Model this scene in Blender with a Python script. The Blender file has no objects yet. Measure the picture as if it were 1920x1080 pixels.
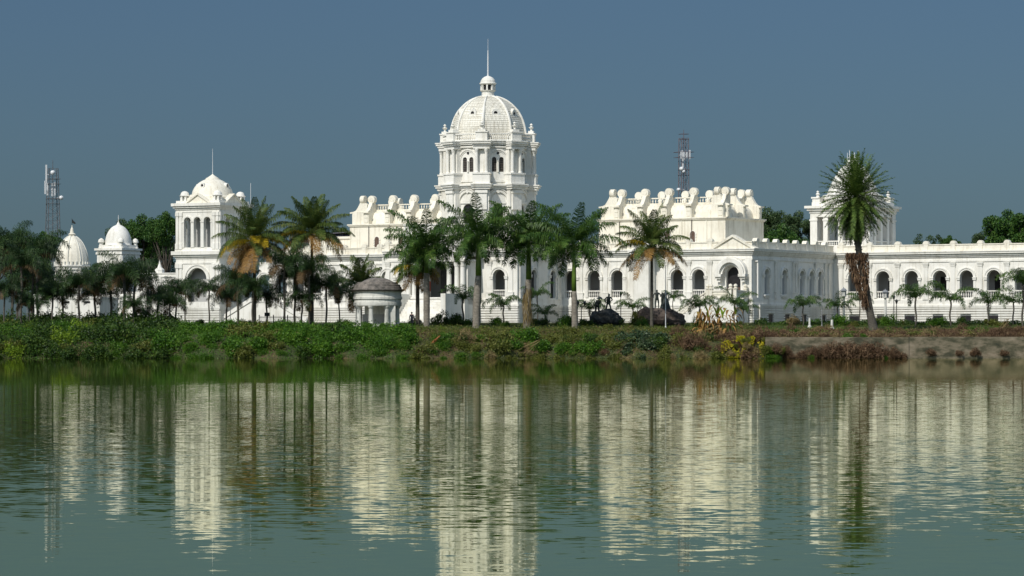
import bpy, math, random
from mathutils import Vector, Matrix, noise
PI = math.pi; R = math.radians
sc = bpy.context.scene
col = sc.collection
rnd = random.Random(7)
# ------------------------------------------------------------------ survey of the place
FP = 6600.0; EYE = 1.25; HOR = 650.0
TH = R(30); CX, CY, ZG = 30.0, 440.0, 4.25
CT, ST = math.cos(TH), math.sin(TH)
def A(px, b):            # distance along the facade at depth b
    t = (px-960)/FP
    return (t*(CY+CT*b)-CX-ST*b)/(CT+ST*t)
def B(px, a):            # depth at distance a along the facade
    t = (px-960)/FP
    return (CX+CT*a-t*(CY-ST*a))/(CT*t-ST)
def YD(a, b): return CY-ST*a+CT*b
def ZZ(py, Y): return EYE+(HOR-py)*Y/FP
def XX(px, Y): return (px-960)/FP*Y
def LW(a, b): return (CX+CT*a+ST*b, CY-ST*a+CT*b)
def sm(x):
    x = max(0, min(1, x)); return x*x*(3-2*x)
def shore(x):
    return 370.0+(1-sm((x-22)/6))*(0.8*math.sin(x*.31+1)+.5*math.sin(x*.83)+.9*noise.noise(Vector((x*.2, 3, 0))))
def gz(x, y):
    d = y-shore(x)
    if d < 0: return max(-2.2, d*.35-.12)
    left = [(0, -.1), (.8, .6), (3.4, 1.7), (9, 2.5), (15, 2.85), (26, 3.35), (40, 3.9), (58, 4.2), (1e5, 4.2)]
    right = [(0, -.5), (2.6, -.2), (3.0, 2.1), (8, 2.4), (15, 2.8), (26, 3.35), (40, 3.9), (58, 4.2), (1e5, 4.2)]
    def ev(t):
        for (x0, z0), (x1, z1) in zip(t, t[1:]):
            if d <= x1: return z0+(z1-z0)*(d-x0)/(x1-x0)
        return 4.2
    k = sm((x-25)/4)
    z = ev(left)*(1-k)+ev(right)*k
    if d > 1 and d < 40: z += .12*noise.noise(Vector((x*.4, y*.4, 0)))
    return z
# ------------------------------------------------------------------ materials
def newmat(name):
    m = bpy.data.materials.new(name); m.use_nodes = True
    nt = m.node_tree; b = nt.nodes['Principled BSDF']
    return m, nt, b
def N(nt, t, **k):
    n = nt.nodes.new(t)
    for a, v in k.items(): setattr(n, a, v)
    return n
def ramp(nt, stops):
    r = N(nt, 'ShaderNodeValToRGB'); e = r.color_ramp.elements
    while len(e) < len(stops): e.new(.5)
    for i, (p, c) in enumerate(stops):
        e[i].position = p; e[i].color = (*c, 1)
    return r
def mat_noise(name, stops, scale=1.0, rough=.8, detail=6, stretch=(1, 1, 1), bump=0, bscale=8, spec=.3):
    m, nt, b = newmat(name)
    tc = N(nt, 'ShaderNodeTexCoord'); mp = N(nt, 'ShaderNodeMapping'); mp.inputs['Scale'].default_value = stretch
    nt.links.new(tc.outputs['Object'], mp.inputs[0])
    n = N(nt, 'ShaderNodeTexNoise'); n.inputs['Scale'].default_value = scale; n.inputs['Detail'].default_value = detail; n.inputs['Roughness'].default_value = .65
    nt.links.new(mp.outputs[0], n.inputs['Vector'])
    r = ramp(nt, stops); nt.links.new(n.outputs['Fac'], r.inputs[0]); nt.links.new(r.outputs[0], b.inputs['Base Color'])
    b.inputs['Roughness'].default_value = rough; b.inputs['Specular IOR Level'].default_value = spec
    if bump:
        n2 = N(nt, 'ShaderNodeTexNoise'); n2.inputs['Scale'].default_value = bscale; n2.inputs['Detail'].default_value = 5
        nt.links.new(mp.outputs[0], n2.inputs['Vector'])
        bp = N(nt, 'ShaderNodeBump'); bp.inputs['Strength'].default_value = 1; bp.inputs['Distance'].default_value = bump
        nt.links.new(n2.outputs['Fac'], bp.inputs['Height']); nt.links.new(bp.outputs[0], b.inputs['Normal'])
    return m
def mat_plaster(name, base, dirt, amt=.5, tiles=False):
    """lime-washed plaster: faint blotches and rain streaks that run down the wall"""
    m, nt, b = newmat(name); L = nt.links.new
    tc = N(nt, 'ShaderNodeTexCoord')
    n1 = N(nt, 'ShaderNodeTexNoise'); n1.inputs['Scale'].default_value = .35; n1.inputs['Detail'].default_value = 8; n1.inputs['Roughness'].default_value = .7
    L(tc.outputs['Object'], n1.inputs['Vector'])
    mp = N(nt, 'ShaderNodeMapping'); mp.inputs['Scale'].default_value = (2.2, 2.2, .22); L(tc.outputs['Object'], mp.inputs[0])
    n2 = N(nt, 'ShaderNodeTexNoise'); n2.inputs['Scale'].default_value = 1.2; n2.inputs['Detail'].default_value = 6; L(mp.outputs[0], n2.inputs['Vector'])
    r1 = ramp(nt, [(.47, (0, 0, 0)), (.75, (1, 1, 1))]); L(n1.outputs['Fac'], r1.inputs[0])
    r2 = ramp(nt, [(.52, (0, 0, 0)), (.75, (1, 1, 1))]); L(n2.outputs['Fac'], r2.inputs[0])
    ad = N(nt, 'ShaderNodeMath', operation='ADD', use_clamp=True); L(r1.outputs[0], ad.inputs[0]); L(r2.outputs[0], ad.inputs[1])
    mu = N(nt, 'ShaderNodeMath', operation='MULTIPLY'); L(ad.outputs[0], mu.inputs[0]); mu.inputs[1].default_value = amt
    mx = N(nt, 'ShaderNodeMix', data_type='RGBA'); L(mu.outputs[0], mx.inputs[0]); mx.inputs[6].default_value = (*base, 1); mx.inputs[7].default_value = (*dirt, 1)
    out = mx.outputs[2]
    n3 = N(nt, 'ShaderNodeTexNoise'); n3.inputs['Scale'].default_value = 6; n3.inputs['Detail'].default_value = 4; L(tc.outputs['Object'], n3.inputs['Vector'])
    bp = N(nt, 'ShaderNodeBump'); bp.inputs['Distance'].default_value = .03; bp.inputs['Strength'].default_value = .6
    L(n3.outputs['Fac'], bp.inputs['Height'])
    if tiles:   # fish-scale tiles of the dome
        v = N(nt, 'ShaderNodeTexVoronoi'); v.feature = 'DISTANCE_TO_EDGE'; v.inputs['Scale'].default_value = 2.6; v.inputs['Randomness'].default_value = .25
        L(tc.outputs['Object'], v.inputs['Vector'])
        rv = ramp(nt, [(.02, (.55, .55, .52)), (.16, (1, 1, 1))]); L(v.outputs['Distance'], rv.inputs[0])
        m2 = N(nt, 'ShaderNodeMix', data_type='RGBA', blend_type='MULTIPLY'); m2.inputs[0].default_value = .6
        L(out, m2.inputs[6]); L(rv.outputs[0], m2.inputs[7]); out = m2.outputs[2]
    L(bp.outputs[0], b.inputs['Normal'])
    L(out, b.inputs['Base Color']); b.inputs['Roughness'].default_value = .75; b.inputs['Specular IOR Level'].default_value = .2
    return m
def mat_leaf(name, cols, rough=.5, trans=.3, spec=.25):
    """each leaf its own tint"""
    m, nt, b = newmat(name); L = nt.links.new
    g = N(nt, 'ShaderNodeNewGeometry'); n = len(cols)
    tc = N(nt, 'ShaderNodeTexCoord'); ns = N(nt, 'ShaderNodeTexNoise'); ns.inputs['Scale'].default_value = .9; ns.inputs['Detail'].default_value = 3
    L(tc.outputs['Object'], ns.inputs['Vector'])
    mm = N(nt, 'ShaderNodeMath', operation='MULTIPLY_ADD'); L(ns.outputs['Fac'], mm.inputs[0]); mm.inputs[1].default_value = 1.1
    oi = N(nt, 'ShaderNodeMath', operation='MULTIPLY_ADD'); L(g.outputs['Random Per Island'], oi.inputs[0]); oi.inputs[1].default_value = .6; oi.inputs[2].default_value = -.35
    L(oi.outputs[0], mm.inputs[2])
    r = ramp(nt, [(i/max(1, n-1), c) for i, c in enumerate(cols)]); L(mm.outputs[0], r.inputs[0])
    L(r.outputs[0], b.inputs['Base Color']); b.inputs['Roughness'].default_value = rough; b.inputs['Specular IOR Level'].default_value = spec
    t = N(nt, 'ShaderNodeBsdfTranslucent'); L(r.outputs[0], t.inputs[0])
    ms = N(nt, 'ShaderNodeMixShader'); ms.inputs[0].default_value = trans
    L(b.outputs[0], ms.inputs[1]); L(t.outputs[0], ms.inputs[2]); L(ms.outputs[0], nt.nodes['Material Output'].inputs[0])
    return m
M = {}
M['white'] = mat_plaster('white_plaster', (.80, .785, .73), (.50, .475, .40), .6)
M['cream'] = mat_plaster('cream_plaster', (.80, .765, .66), (.46, .41, .31), .6)
M['dome'] = mat_plaster('tiled_dome', (.80, .775, .69), (.5, .46, .37), .55, True)
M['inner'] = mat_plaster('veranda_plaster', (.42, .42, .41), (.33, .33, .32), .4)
M['old'] = mat_plaster('weathered_stone', (.66, .66, .61), (.28, .29, .26), .8)
M['roofstone'] = mat_noise('blackened_roof_stone', [(.3, (.06, .06, .055)), (.5, (.17, .155, .14)), (.75, (.33, .29, .26))], 1.6, .9, bump=.05)
M['dark'] = mat_noise('dark_timber', [(.3, (.012, .012, .014)), (.7, (.03, .028, .03))], 2, .4)
M['brown'] = mat_noise('brown_shutter', [(.3, (.07, .04, .03)), (.7, (.13, .09, .07))], 3, .6)
M['lattice'] = mat_noise('grey_lattice', [(.3, (.07, .06, .05)), (.7, (.15, .135, .12))], 3, .6)
M['red'] = mat_noise('red_door', [(.3, (.35, .06, .03)), (.7, (.45, .1, .05))], 3, .6)
M['metal'] = mat_noise('grey_steel', [(.3, (.16, .17, .18)), (.7, (.28, .29, .30))], 2, .45)
M['rust'] = mat_noise('dark_steel', [(.3, (.08, .07, .08)), (.7, (.17, .13, .14))], 2, .5)
M['mast'] = mat_noise('mast_steel', [(.3, (.07, .075, .08)), (.7, (.14, .14, .15))], 2, .5)
M['antenna'] = mat_noise('antenna_white', [(.3, (.6, .62, .64)), (.7, (.72, .73, .74))], 2, .4)
M['iron'] = mat_noise('black_iron', [(.3, (.012, .014, .014)), (.7, (.03, .035, .034))], 3, .4)
M['bronze'] = mat_noise('dark_bronze', [(.3, (.012, .016, .015)), (.6, (.03, .04, .036)), (.8, (.06, .075, .065))], 3, .42)
M['rock'] = mat_noise('dark_rock', [(.3, (.02, .022, .022)), (.55, (.05, .052, .05)), (.8, (.11, .10, .085))], 1.2, .9, bump=.12, bscale=3)
M['brownrock'] = mat_noise('brown_rock', [(.3, (.04, .03, .026)), (.55, (.09, .07, .058)), (.8, (.16, .13, .10))], 1.2, .9, bump=.12, bscale=3)
M['concrete'] = mat_noise('old_concrete', [(.34, (.035, .038, .024)), (.46, (.085, .08, .05)), (.55, (.17, .145, .10)), (.70, (.27, .225, .165))], .55, .9, 11, (1, 1, 2.2), .03, 4)
M['earth'] = mat_noise('earth', [(.3, (.025, .045, .012)), (.5, (.05, .06, .022)), (.62, (.11, .075, .04)), (.8, (.03, .065, .012))], .35, .95, 8, bump=.05)
M['trunk_royal'] = mat_noise('royal_palm_trunk', [(.3, (.12, .105, .085)), (.6, (.25, .225, .185)), (.8, (.36, .33, .28))], 1.5, .85, 6, (1.5, 1.5, 3), .02, 6)
M['trunk_dark'] = mat_noise('dark_palm_trunk', [(.3, (.05, .045, .038)), (.6, (.11, .10, .08)), (.8, (.18, .16, .13))], 2, .9, 6, (1, 1, 4), .03, 6)
M['bark'] = mat_noise('tree_bark', [(.3, (.04, .035, .028)), (.7, (.12, .10, .08))], 2, .9, 6, (2, 2, .6), .04, 6)
M['shaft'] = mat_noise('crownshaft', [(.3, (.06, .12, .015)), (.7, (.13, .2, .03))], 2, .4)
M['royal'] = mat_leaf('royal_frond', [(.018, .055, .012), (.036, .092, .016), (.08, .155, .026), (.17, .25, .055)], .5, .3, .3)
M['coco'] = mat_leaf('coconut_frond', [(.03, .055, .018), (.055, .10, .022), (.11, .15, .03), (.16, .17, .05)], .55, .28, .2)
M['cocoyel'] = mat_leaf('yellow_frond', [(.24, .17, .02), (.42, .30, .015), (.60, .46, .03)], .5, .35)
M['cocodead'] = mat_leaf('dry_frond', [(.14, .08, .03), (.26, .15, .05), (.40, .23, .07), (.26, .2, .04)], .6, .25)
M['grovedead'] = mat_leaf('grove_dead_frond', [(.05, .035, .018), (.11, .07, .03), (.19, .12, .05)], .7, .2)
M['date'] = mat_leaf('date_frond', [(.03, .06, .014), (.06, .11, .022), (.11, .17, .032), (.18, .24, .06)], .55, .2, .2)
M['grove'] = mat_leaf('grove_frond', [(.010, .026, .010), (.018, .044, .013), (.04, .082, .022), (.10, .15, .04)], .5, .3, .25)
M['areca'] = mat_leaf('garden_frond', [(.02, .055, .018), (.045, .10, .025), (.09, .16, .035), (.17, .22, .06)], .55, .3, .2)
M['bush_dark'] = mat_leaf('dark_leaves', [(.008, .024, .005), (.022, .055, .009), (.055, .105, .014), (.13, .18, .03)], .5, .2)
M['bush_green'] = mat_leaf('green_leaves', [(.016, .055, .006), (.04, .115, .009), (.085, .19, .014), (.16, .27, .03)], .5, .3)
M['bush_olive'] = mat_leaf('olive_leaves', [(.035, .05, .01), (.08, .10, .018), (.15, .17, .03), (.26, .25, .08)], .5, .3)
M['bush_blue'] = mat_leaf('grey_green_leaves', [(.012, .03, .012), (.03, .06, .025), (.07, .11, .05), (.18, .22, .12)], .45, .2)
M['bush_yellow'] = mat_leaf('yellow_leaves', [(.16, .20, .01), (.34, .34, .015), (.5, .42, .02), (.6, .5, .05)], .5, .35)
M['lime'] = mat_leaf('lime_leaves', [(.10, .18, .012), (.18, .28, .02), (.25, .34, .03)], .5, .35)
M['dry'] = mat_leaf('dry_brush', [(.03, .02, .012), (.09, .05, .028), (.17, .105, .06), (.30, .2, .115)], .8, .15)
M['drypale'] = mat_leaf('pale_dry_brush', [(.12, .08, .03), (.2, .15, .06), (.3, .23, .11), (.38, .3, .16)], .8, .2)
M['orange'] = mat_leaf('orange_fronds', [(.35, .13, .05), (.5, .2, .08), (.55, .28, .13)], .7, .2)
M['tree'] = mat_leaf('tree_leaves', [(.014, .045, .010), (.03, .085, .016), (.06, .13, .02), (.11, .19, .035)], .5, .2)
M['treehaze'] = mat_leaf('hazed_tree_leaves', [(.02, .048, .022), (.04, .075, .03), (.07, .115, .038), (.11, .155, .06)], .5, .2)  # bluish tint of distance haze is put into these leaf colours
M['grass'] = mat_leaf('grass_blades', [(.04, .08, .01), (.07, .12, .015), (.13, .15, .03)], .6, .3)
M['hair'] = mat_noise('black_hair', [(.3, (.01, .01, .01)), (.7, (.02, .018, .016))], 5, .5)
M['skin'] = mat_noise('brown_skin', [(.3, (.16, .08, .05)), (.7, (.2, .11, .07))], 5, .5)
M['cloth_dark'] = mat_noise('navy_cloth', [(.3, (.012, .014, .022)), (.7, (.025, .028, .04))], 5, .9)
M['cloth_green'] = mat_noise('grey_green_cloth', [(.3, (.05, .065, .055)), (.7, (.08, .1, .085))], 5, .9)
M['shed'] = mat_noise('grey_sheet_roof', [(.3, (.09, .085, .10)), (.7, (.15, .14, .16))], 1, .6, stretch=(1, 1, 1))
M['glass'] = mat_noise('lamp_glass', [(.3, (.5, .5, .46)), (.7, (.6, .6, .56))], 3, .25)
M['terracotta'] = mat_noise('terracotta', [(.3, (.25, .11, .06)), (.7, (.36, .17, .09))], 3, .9)
# ------------------------------------------------------------------ mesh builder
class MB:
    def __init__(s, T=None): s.v = []; s.f = []; s.T = T
    def p(s, q):
        q = s.T(*q) if s.T else q
        s.v.append(tuple(q)); return len(s.v)-1
    def face(s, pts): s.f.append([s.p(q) for q in pts])
    def box(s, a0, a1, b0, b1, c0, c1):
        i = [s.p((x, y, z)) for z in (c0, c1) for x, y in ((a0, b0), (a1, b0), (a1, b1), (a0, b1))]
        for f in ((3, 2, 1, 0), (4, 5, 6, 7), (0, 1, 5, 4), (1, 2, 6, 5), (2, 3, 7, 6), (3, 0, 4, 7)): s.f.append([i[k] for k in f])
    def lathe(s, cx, cy, prof, n=16, rot=0, cap=True):
        rings = []
        for r, z in prof:
            rings.append([s.p((cx+r*math.cos(rot+2*PI*k/n), cy+r*math.sin(rot+2*PI*k/n), z)) for k in range(n)])
        for q, w in zip(rings, rings[1:]):
            for k in range(n): s.f.append([q[k], q[(k+1) % n], w[(k+1) % n], w[k]])
        if cap: s.f.append(rings[-1]); s.f.append(rings[0][::-1])
    def prism(s, poly, fn, t0, t1):     # poly of 2D points, fn(u,w,t) -> 3D
        a = [s.p(fn(u, w, t0)) for u, w in poly]; b = [s.p(fn(u, w, t1)) for u, w in poly]
        n = len(poly); s.f.append(a[::-1]); s.f.append(b)
        for k in range(n): s.f.append([a[k], a[(k+1) % n], b[(k+1) % n], b[k]])
    def tube(s, pts, rad, n=6, cap=True):
        rings = []
        for k, q in enumerate(pts):
            q = Vector(q); t = (Vector(pts[min(k+1, len(pts)-1)])-Vector(pts[max(k-1, 0)])).normalized()
            u = t.cross(Vector((0, 1, .03))).normalized() if abs(t.y) < .9 else t.cross(Vector((1, 0, 0))).normalized()
            w = t.cross(u); r = rad[k] if isinstance(rad, (list, tuple)) else rad
            rings.append([s.p(q+(u*math.cos(2*PI*j/n)+w*math.sin(2*PI*j/n))*r) for j in range(n)])
        for q, w in zip(rings, rings[1:]):
            for k in range(n): s.f.append([q[k], q[(k+1) % n], w[(k+1) % n], w[k]])
        if cap: s.f.append(rings[-1]); s.f.append(rings[0][::-1])
    def build(s, name, mat, parent=None, smooth=False, z0=0.0, loc=None):
        me = bpy.data.meshes.new(name)
        v = [(x, y, z-z0) for x, y, z in s.v] if z0 else s.v
        me.from_pydata(v, [], s.f)
        me.materials.append(M[mat] if isinstance(mat, str) else mat)
        if smooth: me.shade_smooth()
        o = bpy.data.objects.new(name, me); col.objects.link(o)
        if parent: o.parent = parent
        if loc: o.location = loc
        return o
def tag(o, label=None, cat=None, group=None, kind=None):
    if label: o['label'] = label
    if cat: o['category'] = cat
    if group: o['group'] = group
    if kind: o['kind'] = kind
    return o
def thing(name, label, cat, loc, rz=0, group=None):
    o = bpy.data.objects.new(name, None); col.objects.link(o); o.empty_display_size = .5
    o.location = loc; o.rotation_euler = (0, 0, rz)
    return tag(o, label, cat, group)
def kids(o): return [c for c in bpy.data.objects if c.parent == o]
def copy_tree(o, loc, rz=0, s=1.0, label=None, ch=None):
    r = o.copy(); col.objects.link(r); r.location = loc; r.rotation_euler = (0, 0, rz); r.scale = (s, s, s) if not isinstance(s, tuple) else s
    if label: r['label'] = label
    for c in (ch if ch is not None else kids(o)):
        d = c.copy(); col.objects.link(d); d.parent = r
    return r
# ================================================================== THE PALACE (frame: a along front, b depth, z)
def wall_T(kind, at):
    if kind == 'front': return lambda s, d, z: (s, at+d, z)
    if kind == 'side': return lambda s, d, z: (at-d, s, z)     # faces +a, s runs along b
    if kind == 'left': return lambda s, d, z: (at+d, -s, z)    # faces -a
def face_T(ca, cb, ph, r):       # wall facing direction ph at distance r from centre
    n = (math.cos(ph), math.sin(ph)); t = (-n[1], n[0])
    return lambda s, d, z: (ca+n[0]*(r-d)+t[0]*s, cb+n[1]*(r-d)+t[1]*s, z)
def arched_wall(mb, s0, s1, z0, z1, ops, th=.6, seg=12, flat=False):
    """wall with real arched openings: ops = (centre, width, sill z, crown z)"""
    x = s0
    for (c, w, zb, zt) in sorted(ops):
        l, r = c-w/2, c+w/2
        if l > x: mb.box(x, l, 0, th, z0, z1)
        if zb > z0: mb.box(l, r, 0, th, z0, zb)
        h = w/2 if not flat else w*.18
        zs = zt-h
        arc = [(c-w/2*math.cos(PI*k/seg), zs+h*math.sin(PI*k/seg)) for k in range(seg+1)]
        for (xa, za), (xb, zb2) in zip(arc, arc[1:]):
            for d in (0, th): mb.face([(xa, d, za), (xb, d, zb2), (xb, d, z1), (xa, d, z1)])
            mb.face([(xa, 0, za), (xa, th, za), (xb, th, zb2), (xb, 0, zb2)])
            mb.face([(xa, 0, z1), (xb, 0, z1), (xb, th, z1), (xa, th, z1)])
        x = r
    if x < s1: mb.box(x, s1, 0, th, z0, z1)
def arch_ring(mb, c, zs, r0, r1, p0, p1, seg=14, a0=0, a1=PI):
    for k in range(seg):
        t0, t1 = a0+(a1-a0)*k/seg, a0+(a1-a0)*(k+1)/seg
        P = lambda r, t, d: (c-r*math.cos(t), d, zs+r*math.sin(t))
        mb.face([P(r0, t0, p1), P(r0, t1, p1), P(r1, t1, p1), P(r1, t0, p1)])
        mb.face([P(r1, t0, p1), P(r1, t1, p1), P(r1, t1, p0), P(r1, t0, p0)])
        mb.face([P(r0, t0, p0), P(r0, t1, p0), P(r0, t1, p1), P(r0, t0, p1)])
        if k == 0: mb.face([P(r0, t0, p0), P(r0, t0, p1), P(r1, t0, p1), P(r1, t0, p0)])
        if k == seg-1: mb.face([P(r0, t1, p0), P(r0, t1, p1), P(r1, t1, p1), P(r1, t1, p0)])
def baluster(mb, s, d, z0, z1, r=.09):
    h = z1-z0
    for q in [(r, 0), (r*.5, .12), (r*1.05, .35), (r*.45, .75), (r*.8, 1)]: pass
    prof = [(r*.9, z0), (r*.45, z0+.12*h), (r*1.1, z0+.38*h), (r*.4, z0+.8*h), (r*.9, z1)]
    mb.lathe(s, d, prof, 6)
def balustrade(mb, s0, s1, z0, z1, d0=.1, d1=.32, step=.27):
    mb.box(s0, s1, d0, d1, z1-.14, z1); mb.box(s0, s1, d0, d1, z0, z0+.12)
    n = max(1, int((s1-s0)/step)); dm = (d0+d1)/2
    for k in range(n): baluster(mb, s0+(k+.5)*(s1-s0)/n, dm, z0+.12, z1-.14)
PAL = thing('palace', 'white domed palace with arcaded wings, towers and central octagonal drum behind the lakeside palms', 'palace', (CX, CY, ZG), -TH)
def pb(mb, name, mat, parent=None, smooth=False):
    return mb.build(name, mat, parent or PAL, smooth, z0=ZG)
FL = 4.25-.6; Z_STR = 6.6
Z_CAP = 12.05; Z_WALL = 12.75; Z_COR = 13.55; Z_PAR = 14.45
def cornice(mb, s0, s1, e0=0, e1=0, zb=12.15, steps=None, inn=.05):
    """stacked mouldings; e0/e1 let the projection run on past the ends"""
    for (za, zc, p) in steps or [(12.15, 12.4, .10), (12.75, 12.95, .14), (12.95, 13.2, .30), (13.2, 13.42, .52), (13.42, 13.55, .60)]:
        mb.box(s0-p*e0, s1+p*e1, -p, inn, za, zc)
def plinth(T, s0, s1, name='plinth', e0=0, e1=0, ops=()):
    mb = MB(T)
    zs = FL; n = 8; h = (6.35-4.1)/7
    edges = []
    for (c, w, zt) in sorted(ops): edges.append((c-w/2, c+w/2, zt))
    z = FL
    k = 0
    while z < 6.34:
        z1 = 4.1+h*k if k else 4.1
        z1 = min(z1, 6.35)
        segs = []; x = s0-.18*e0
        for (l, r, zt) in edges:
            if zt > z+.05:
                segs.append((x, l)); x = r
        segs.append((x, s1+.18*e1))
        for (l, r) in segs:
            mb.box(l, r, -.24, .0, z+.11, z1); mb.box(l+.001, r-.001, -.04, .0, z, z+.11)
        z = z1; k += 1
    mb.box(s0-.3*e0, s1+.3*e1, -.30, .0, 6.35, 6.6)
    mb.box(s0-.12*e0, s1+.12*e1, -.12, .0, 6.6, 7.3)
    pb(mb, name, 'white')
    for (l, r, zt) in edges:
        m2 = MB(T); m2.box(l, r, -.03, .02, FL, zt); pb(m2, 'basement_opening', 'dark')
def parapet(T, s0, s1, posts, e0=0, e1=0, mat='cream', z0=13.55, z1=14.45, roundels=True):
    mb = MB(T)
    mb.box(s0, s1, 0.02, .42, z0, z1-.14); mb.box(s0-.08*e0, s1+.08*e1, -.06, .5, z1-.14, z1)
    mb.box(s0, s1, -.04, .02, z0, z0+.18)
    o = pb(mb, 'parapet', mat)
    for s in posts:
        m2 = MB(T)
        m2.box(s-.3, s+.3, -.1, .52, z0, z1+.03)
        if roundels:
            poly = [(s-.5, z1+.03), (s-.42, z1+.1)]+[(s-.4*math.cos(PI*k/8), z1+.08+.36*math.sin(PI*k/8)) for k in range(9)]+[(s+.42, z1+.1), (s+.5, z1+.03)]
            m2.prism(poly, lambda u, w, t: (u, t, w), -.12, .5)
        pb(m2, 'roundel', mat, o)
    return o
def pilaster(T, s, w=.62, z0=7.3, z1=12.15, p=.14, paired=False):
    mb = MB(T)
    mb.box(s-w/2, s+w/2, -p, 0, z0, z1-.5)
    mb.box(s-w/2-.1, s+w/2+.1, -p-.08, 0, z0, z0+.75); mb.box(s-w/2-.16, s+w/2+.16, -p-.12, 0, z0+.75, z0+.87)
    mb.box(s-w/2-.05, s+w/2+.05, -p-.05, 0, z1-.6, z1-.52)
    for k in range(3): mb.box(s-w/2-.03-.05*k, s+w/2+.03+.05*k, -p-.04-.05*k, 0, z1-.5+.14*k, z1-.36+.14*k)
    return pb(mb, 'pilaster', 'white')
def bay_window(T, c, w=1.9, zb=7.45, zt=11.0, door=None, bal=True, inner=3.0, doorside=.2):
    """open arch of the veranda: archivolt, imposts, balustrade, and the door in the shade behind"""
    mb = MB(T); r = w/2; zs = zt-r
    arch_ring(mb, c, zs, r+.02, r+.22, 0, -.12); arch_ring(mb, c, zs, r+.24, r+.40, 0, -.2)
    for sg in (-1, 1):
        x0, x1 = sorted((c+sg*(r-.04), c+sg*(r+.42)))
        mb.box(x0, x1, -.22, .0, zs-.32, zs-.06); mb.box(x0-.05, x1+.05, -.28, 0, zs-.06, zs+.04)
        mb.box(x0+.06, x1-.06, -.1, 0, zb+.1, zs-.32)
    o = pb(mb, 'window', 'white')
    if bal:
        m2 = MB(T); balustrade(m2, c-r, c+r, zb, zb+1.0, .1, .3); pb(m2, 'balustrade', 'white', o)
    if door:
        m3 = MB(T); dx = c+doorside
        m3.box(dx-.45, dx+.45, inner-.1, inner+.02, 7.35, 10.3); pb(m3, 'door', door, o)
    return o
# --- main body masses (inner walls, roofs)
mb = MB()
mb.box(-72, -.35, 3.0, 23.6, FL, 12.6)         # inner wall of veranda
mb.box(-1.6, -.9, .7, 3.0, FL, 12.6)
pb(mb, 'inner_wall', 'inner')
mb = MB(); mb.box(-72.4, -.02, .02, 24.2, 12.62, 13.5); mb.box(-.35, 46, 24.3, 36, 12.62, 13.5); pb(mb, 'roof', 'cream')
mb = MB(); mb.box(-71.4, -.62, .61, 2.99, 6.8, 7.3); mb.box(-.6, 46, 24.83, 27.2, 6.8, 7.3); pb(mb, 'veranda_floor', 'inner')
T0 = wall_T('front', 0)
# right front
SR = -27.1
arch_px = [1114, 1158, 1270, 1310]
ops = [(A(p, 0), 1.75, 7.45, 11.0) for p in arch_px]
a56 = A(1070, 0); ops.append((a56, 1.75, 7.45, 11.0))
doorc = A(1375, 0)
ops.append((doorc, 2.0, 7.3, 11.25))
mb = MB(T0); arched_wall(mb, SR, 0, FL, 12.7, ops, .6)
pb(mb, 'front_wall', 'white')
for i, p in enumerate(arch_px+[1070]): bay_window(T0, A(p, 0), 1.75, door='dark' if i != 3 else None, doorside=.35 if i in (0, 1) else -.2)
for p in (1089, 1136, 1172, 1248, 1291, 1331): pilaster(T0, A(p, 0))
mb = MB(T0); cornice(mb, SR, 0, 0, 1); pb(mb, 'cornice', 'white')
plinth(T0, SR, 0, e1=1)
parapet(T0, SR, 0, [A(p, 0) for p in (1089, 1136, 1172, 1248, 1291, 1331)], e1=0)
mb = MB(T0); mb.box(-.9, 0, -.12, 0, 6.6, 12.15); pb(mb, 'corner_pier', 'white')
# pediment over the porch
pc = doorc
mb = MB(T0)
hw = 3.0
mb.prism([(pc-hw, 13.56), (pc+hw, 13.56), (pc, 15.05)], lambda u, w, t: (u, t, w), -.12, .6)
for sg in (-1, 1):
    mb.prism([(pc+sg*(hw+.25), 13.56), (pc+sg*(hw-.35), 13.56), (pc, 15.0), (pc, 15.3)], lambda u, w, t: (u, t, w), -.34, .7)
pb(mb, 'pediment', 'cream')
# hooded doorway
mb = MB(T0); zs = 10.35
arch_ring(mb, pc, zs, 1.15, 1.45, 0, -.8); arch_ring(mb, pc, zs, 1.45, 1.95, 0, -1.15); arch_ring(mb, pc, zs, 1.95, 2.15, 0, -.9)
for sg in (-1, 1):
    x0, x1 = sorted((pc+sg*1.2, pc+sg*2.2)); mb.box(x0, x1, -1.15, 0, zs-.35, zs); mb.box(x0+.12, x1-.12, -.95, 0, zs-.6, zs-.35)
    mb.box(x0+.25, x1-.3, -.7, 0, zs-1.0, zs-.6); mb.box(x0+.3, x1-.35, -.35, 0, zs-1.5, zs-1.0)
hood = pb(mb, 'doorway', 'white')
m2 = MB(T0); m2.box(pc-.95, pc+.95, .45, .52, 7.3, 11.2); pb(m2, 'door', 'dark', hood)
m2 = MB(T0); m2.box(pc-.95, pc+.95, .25, .32, 7.3, 8.7); pb(m2, 'gate', 'brown', hood)
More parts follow.
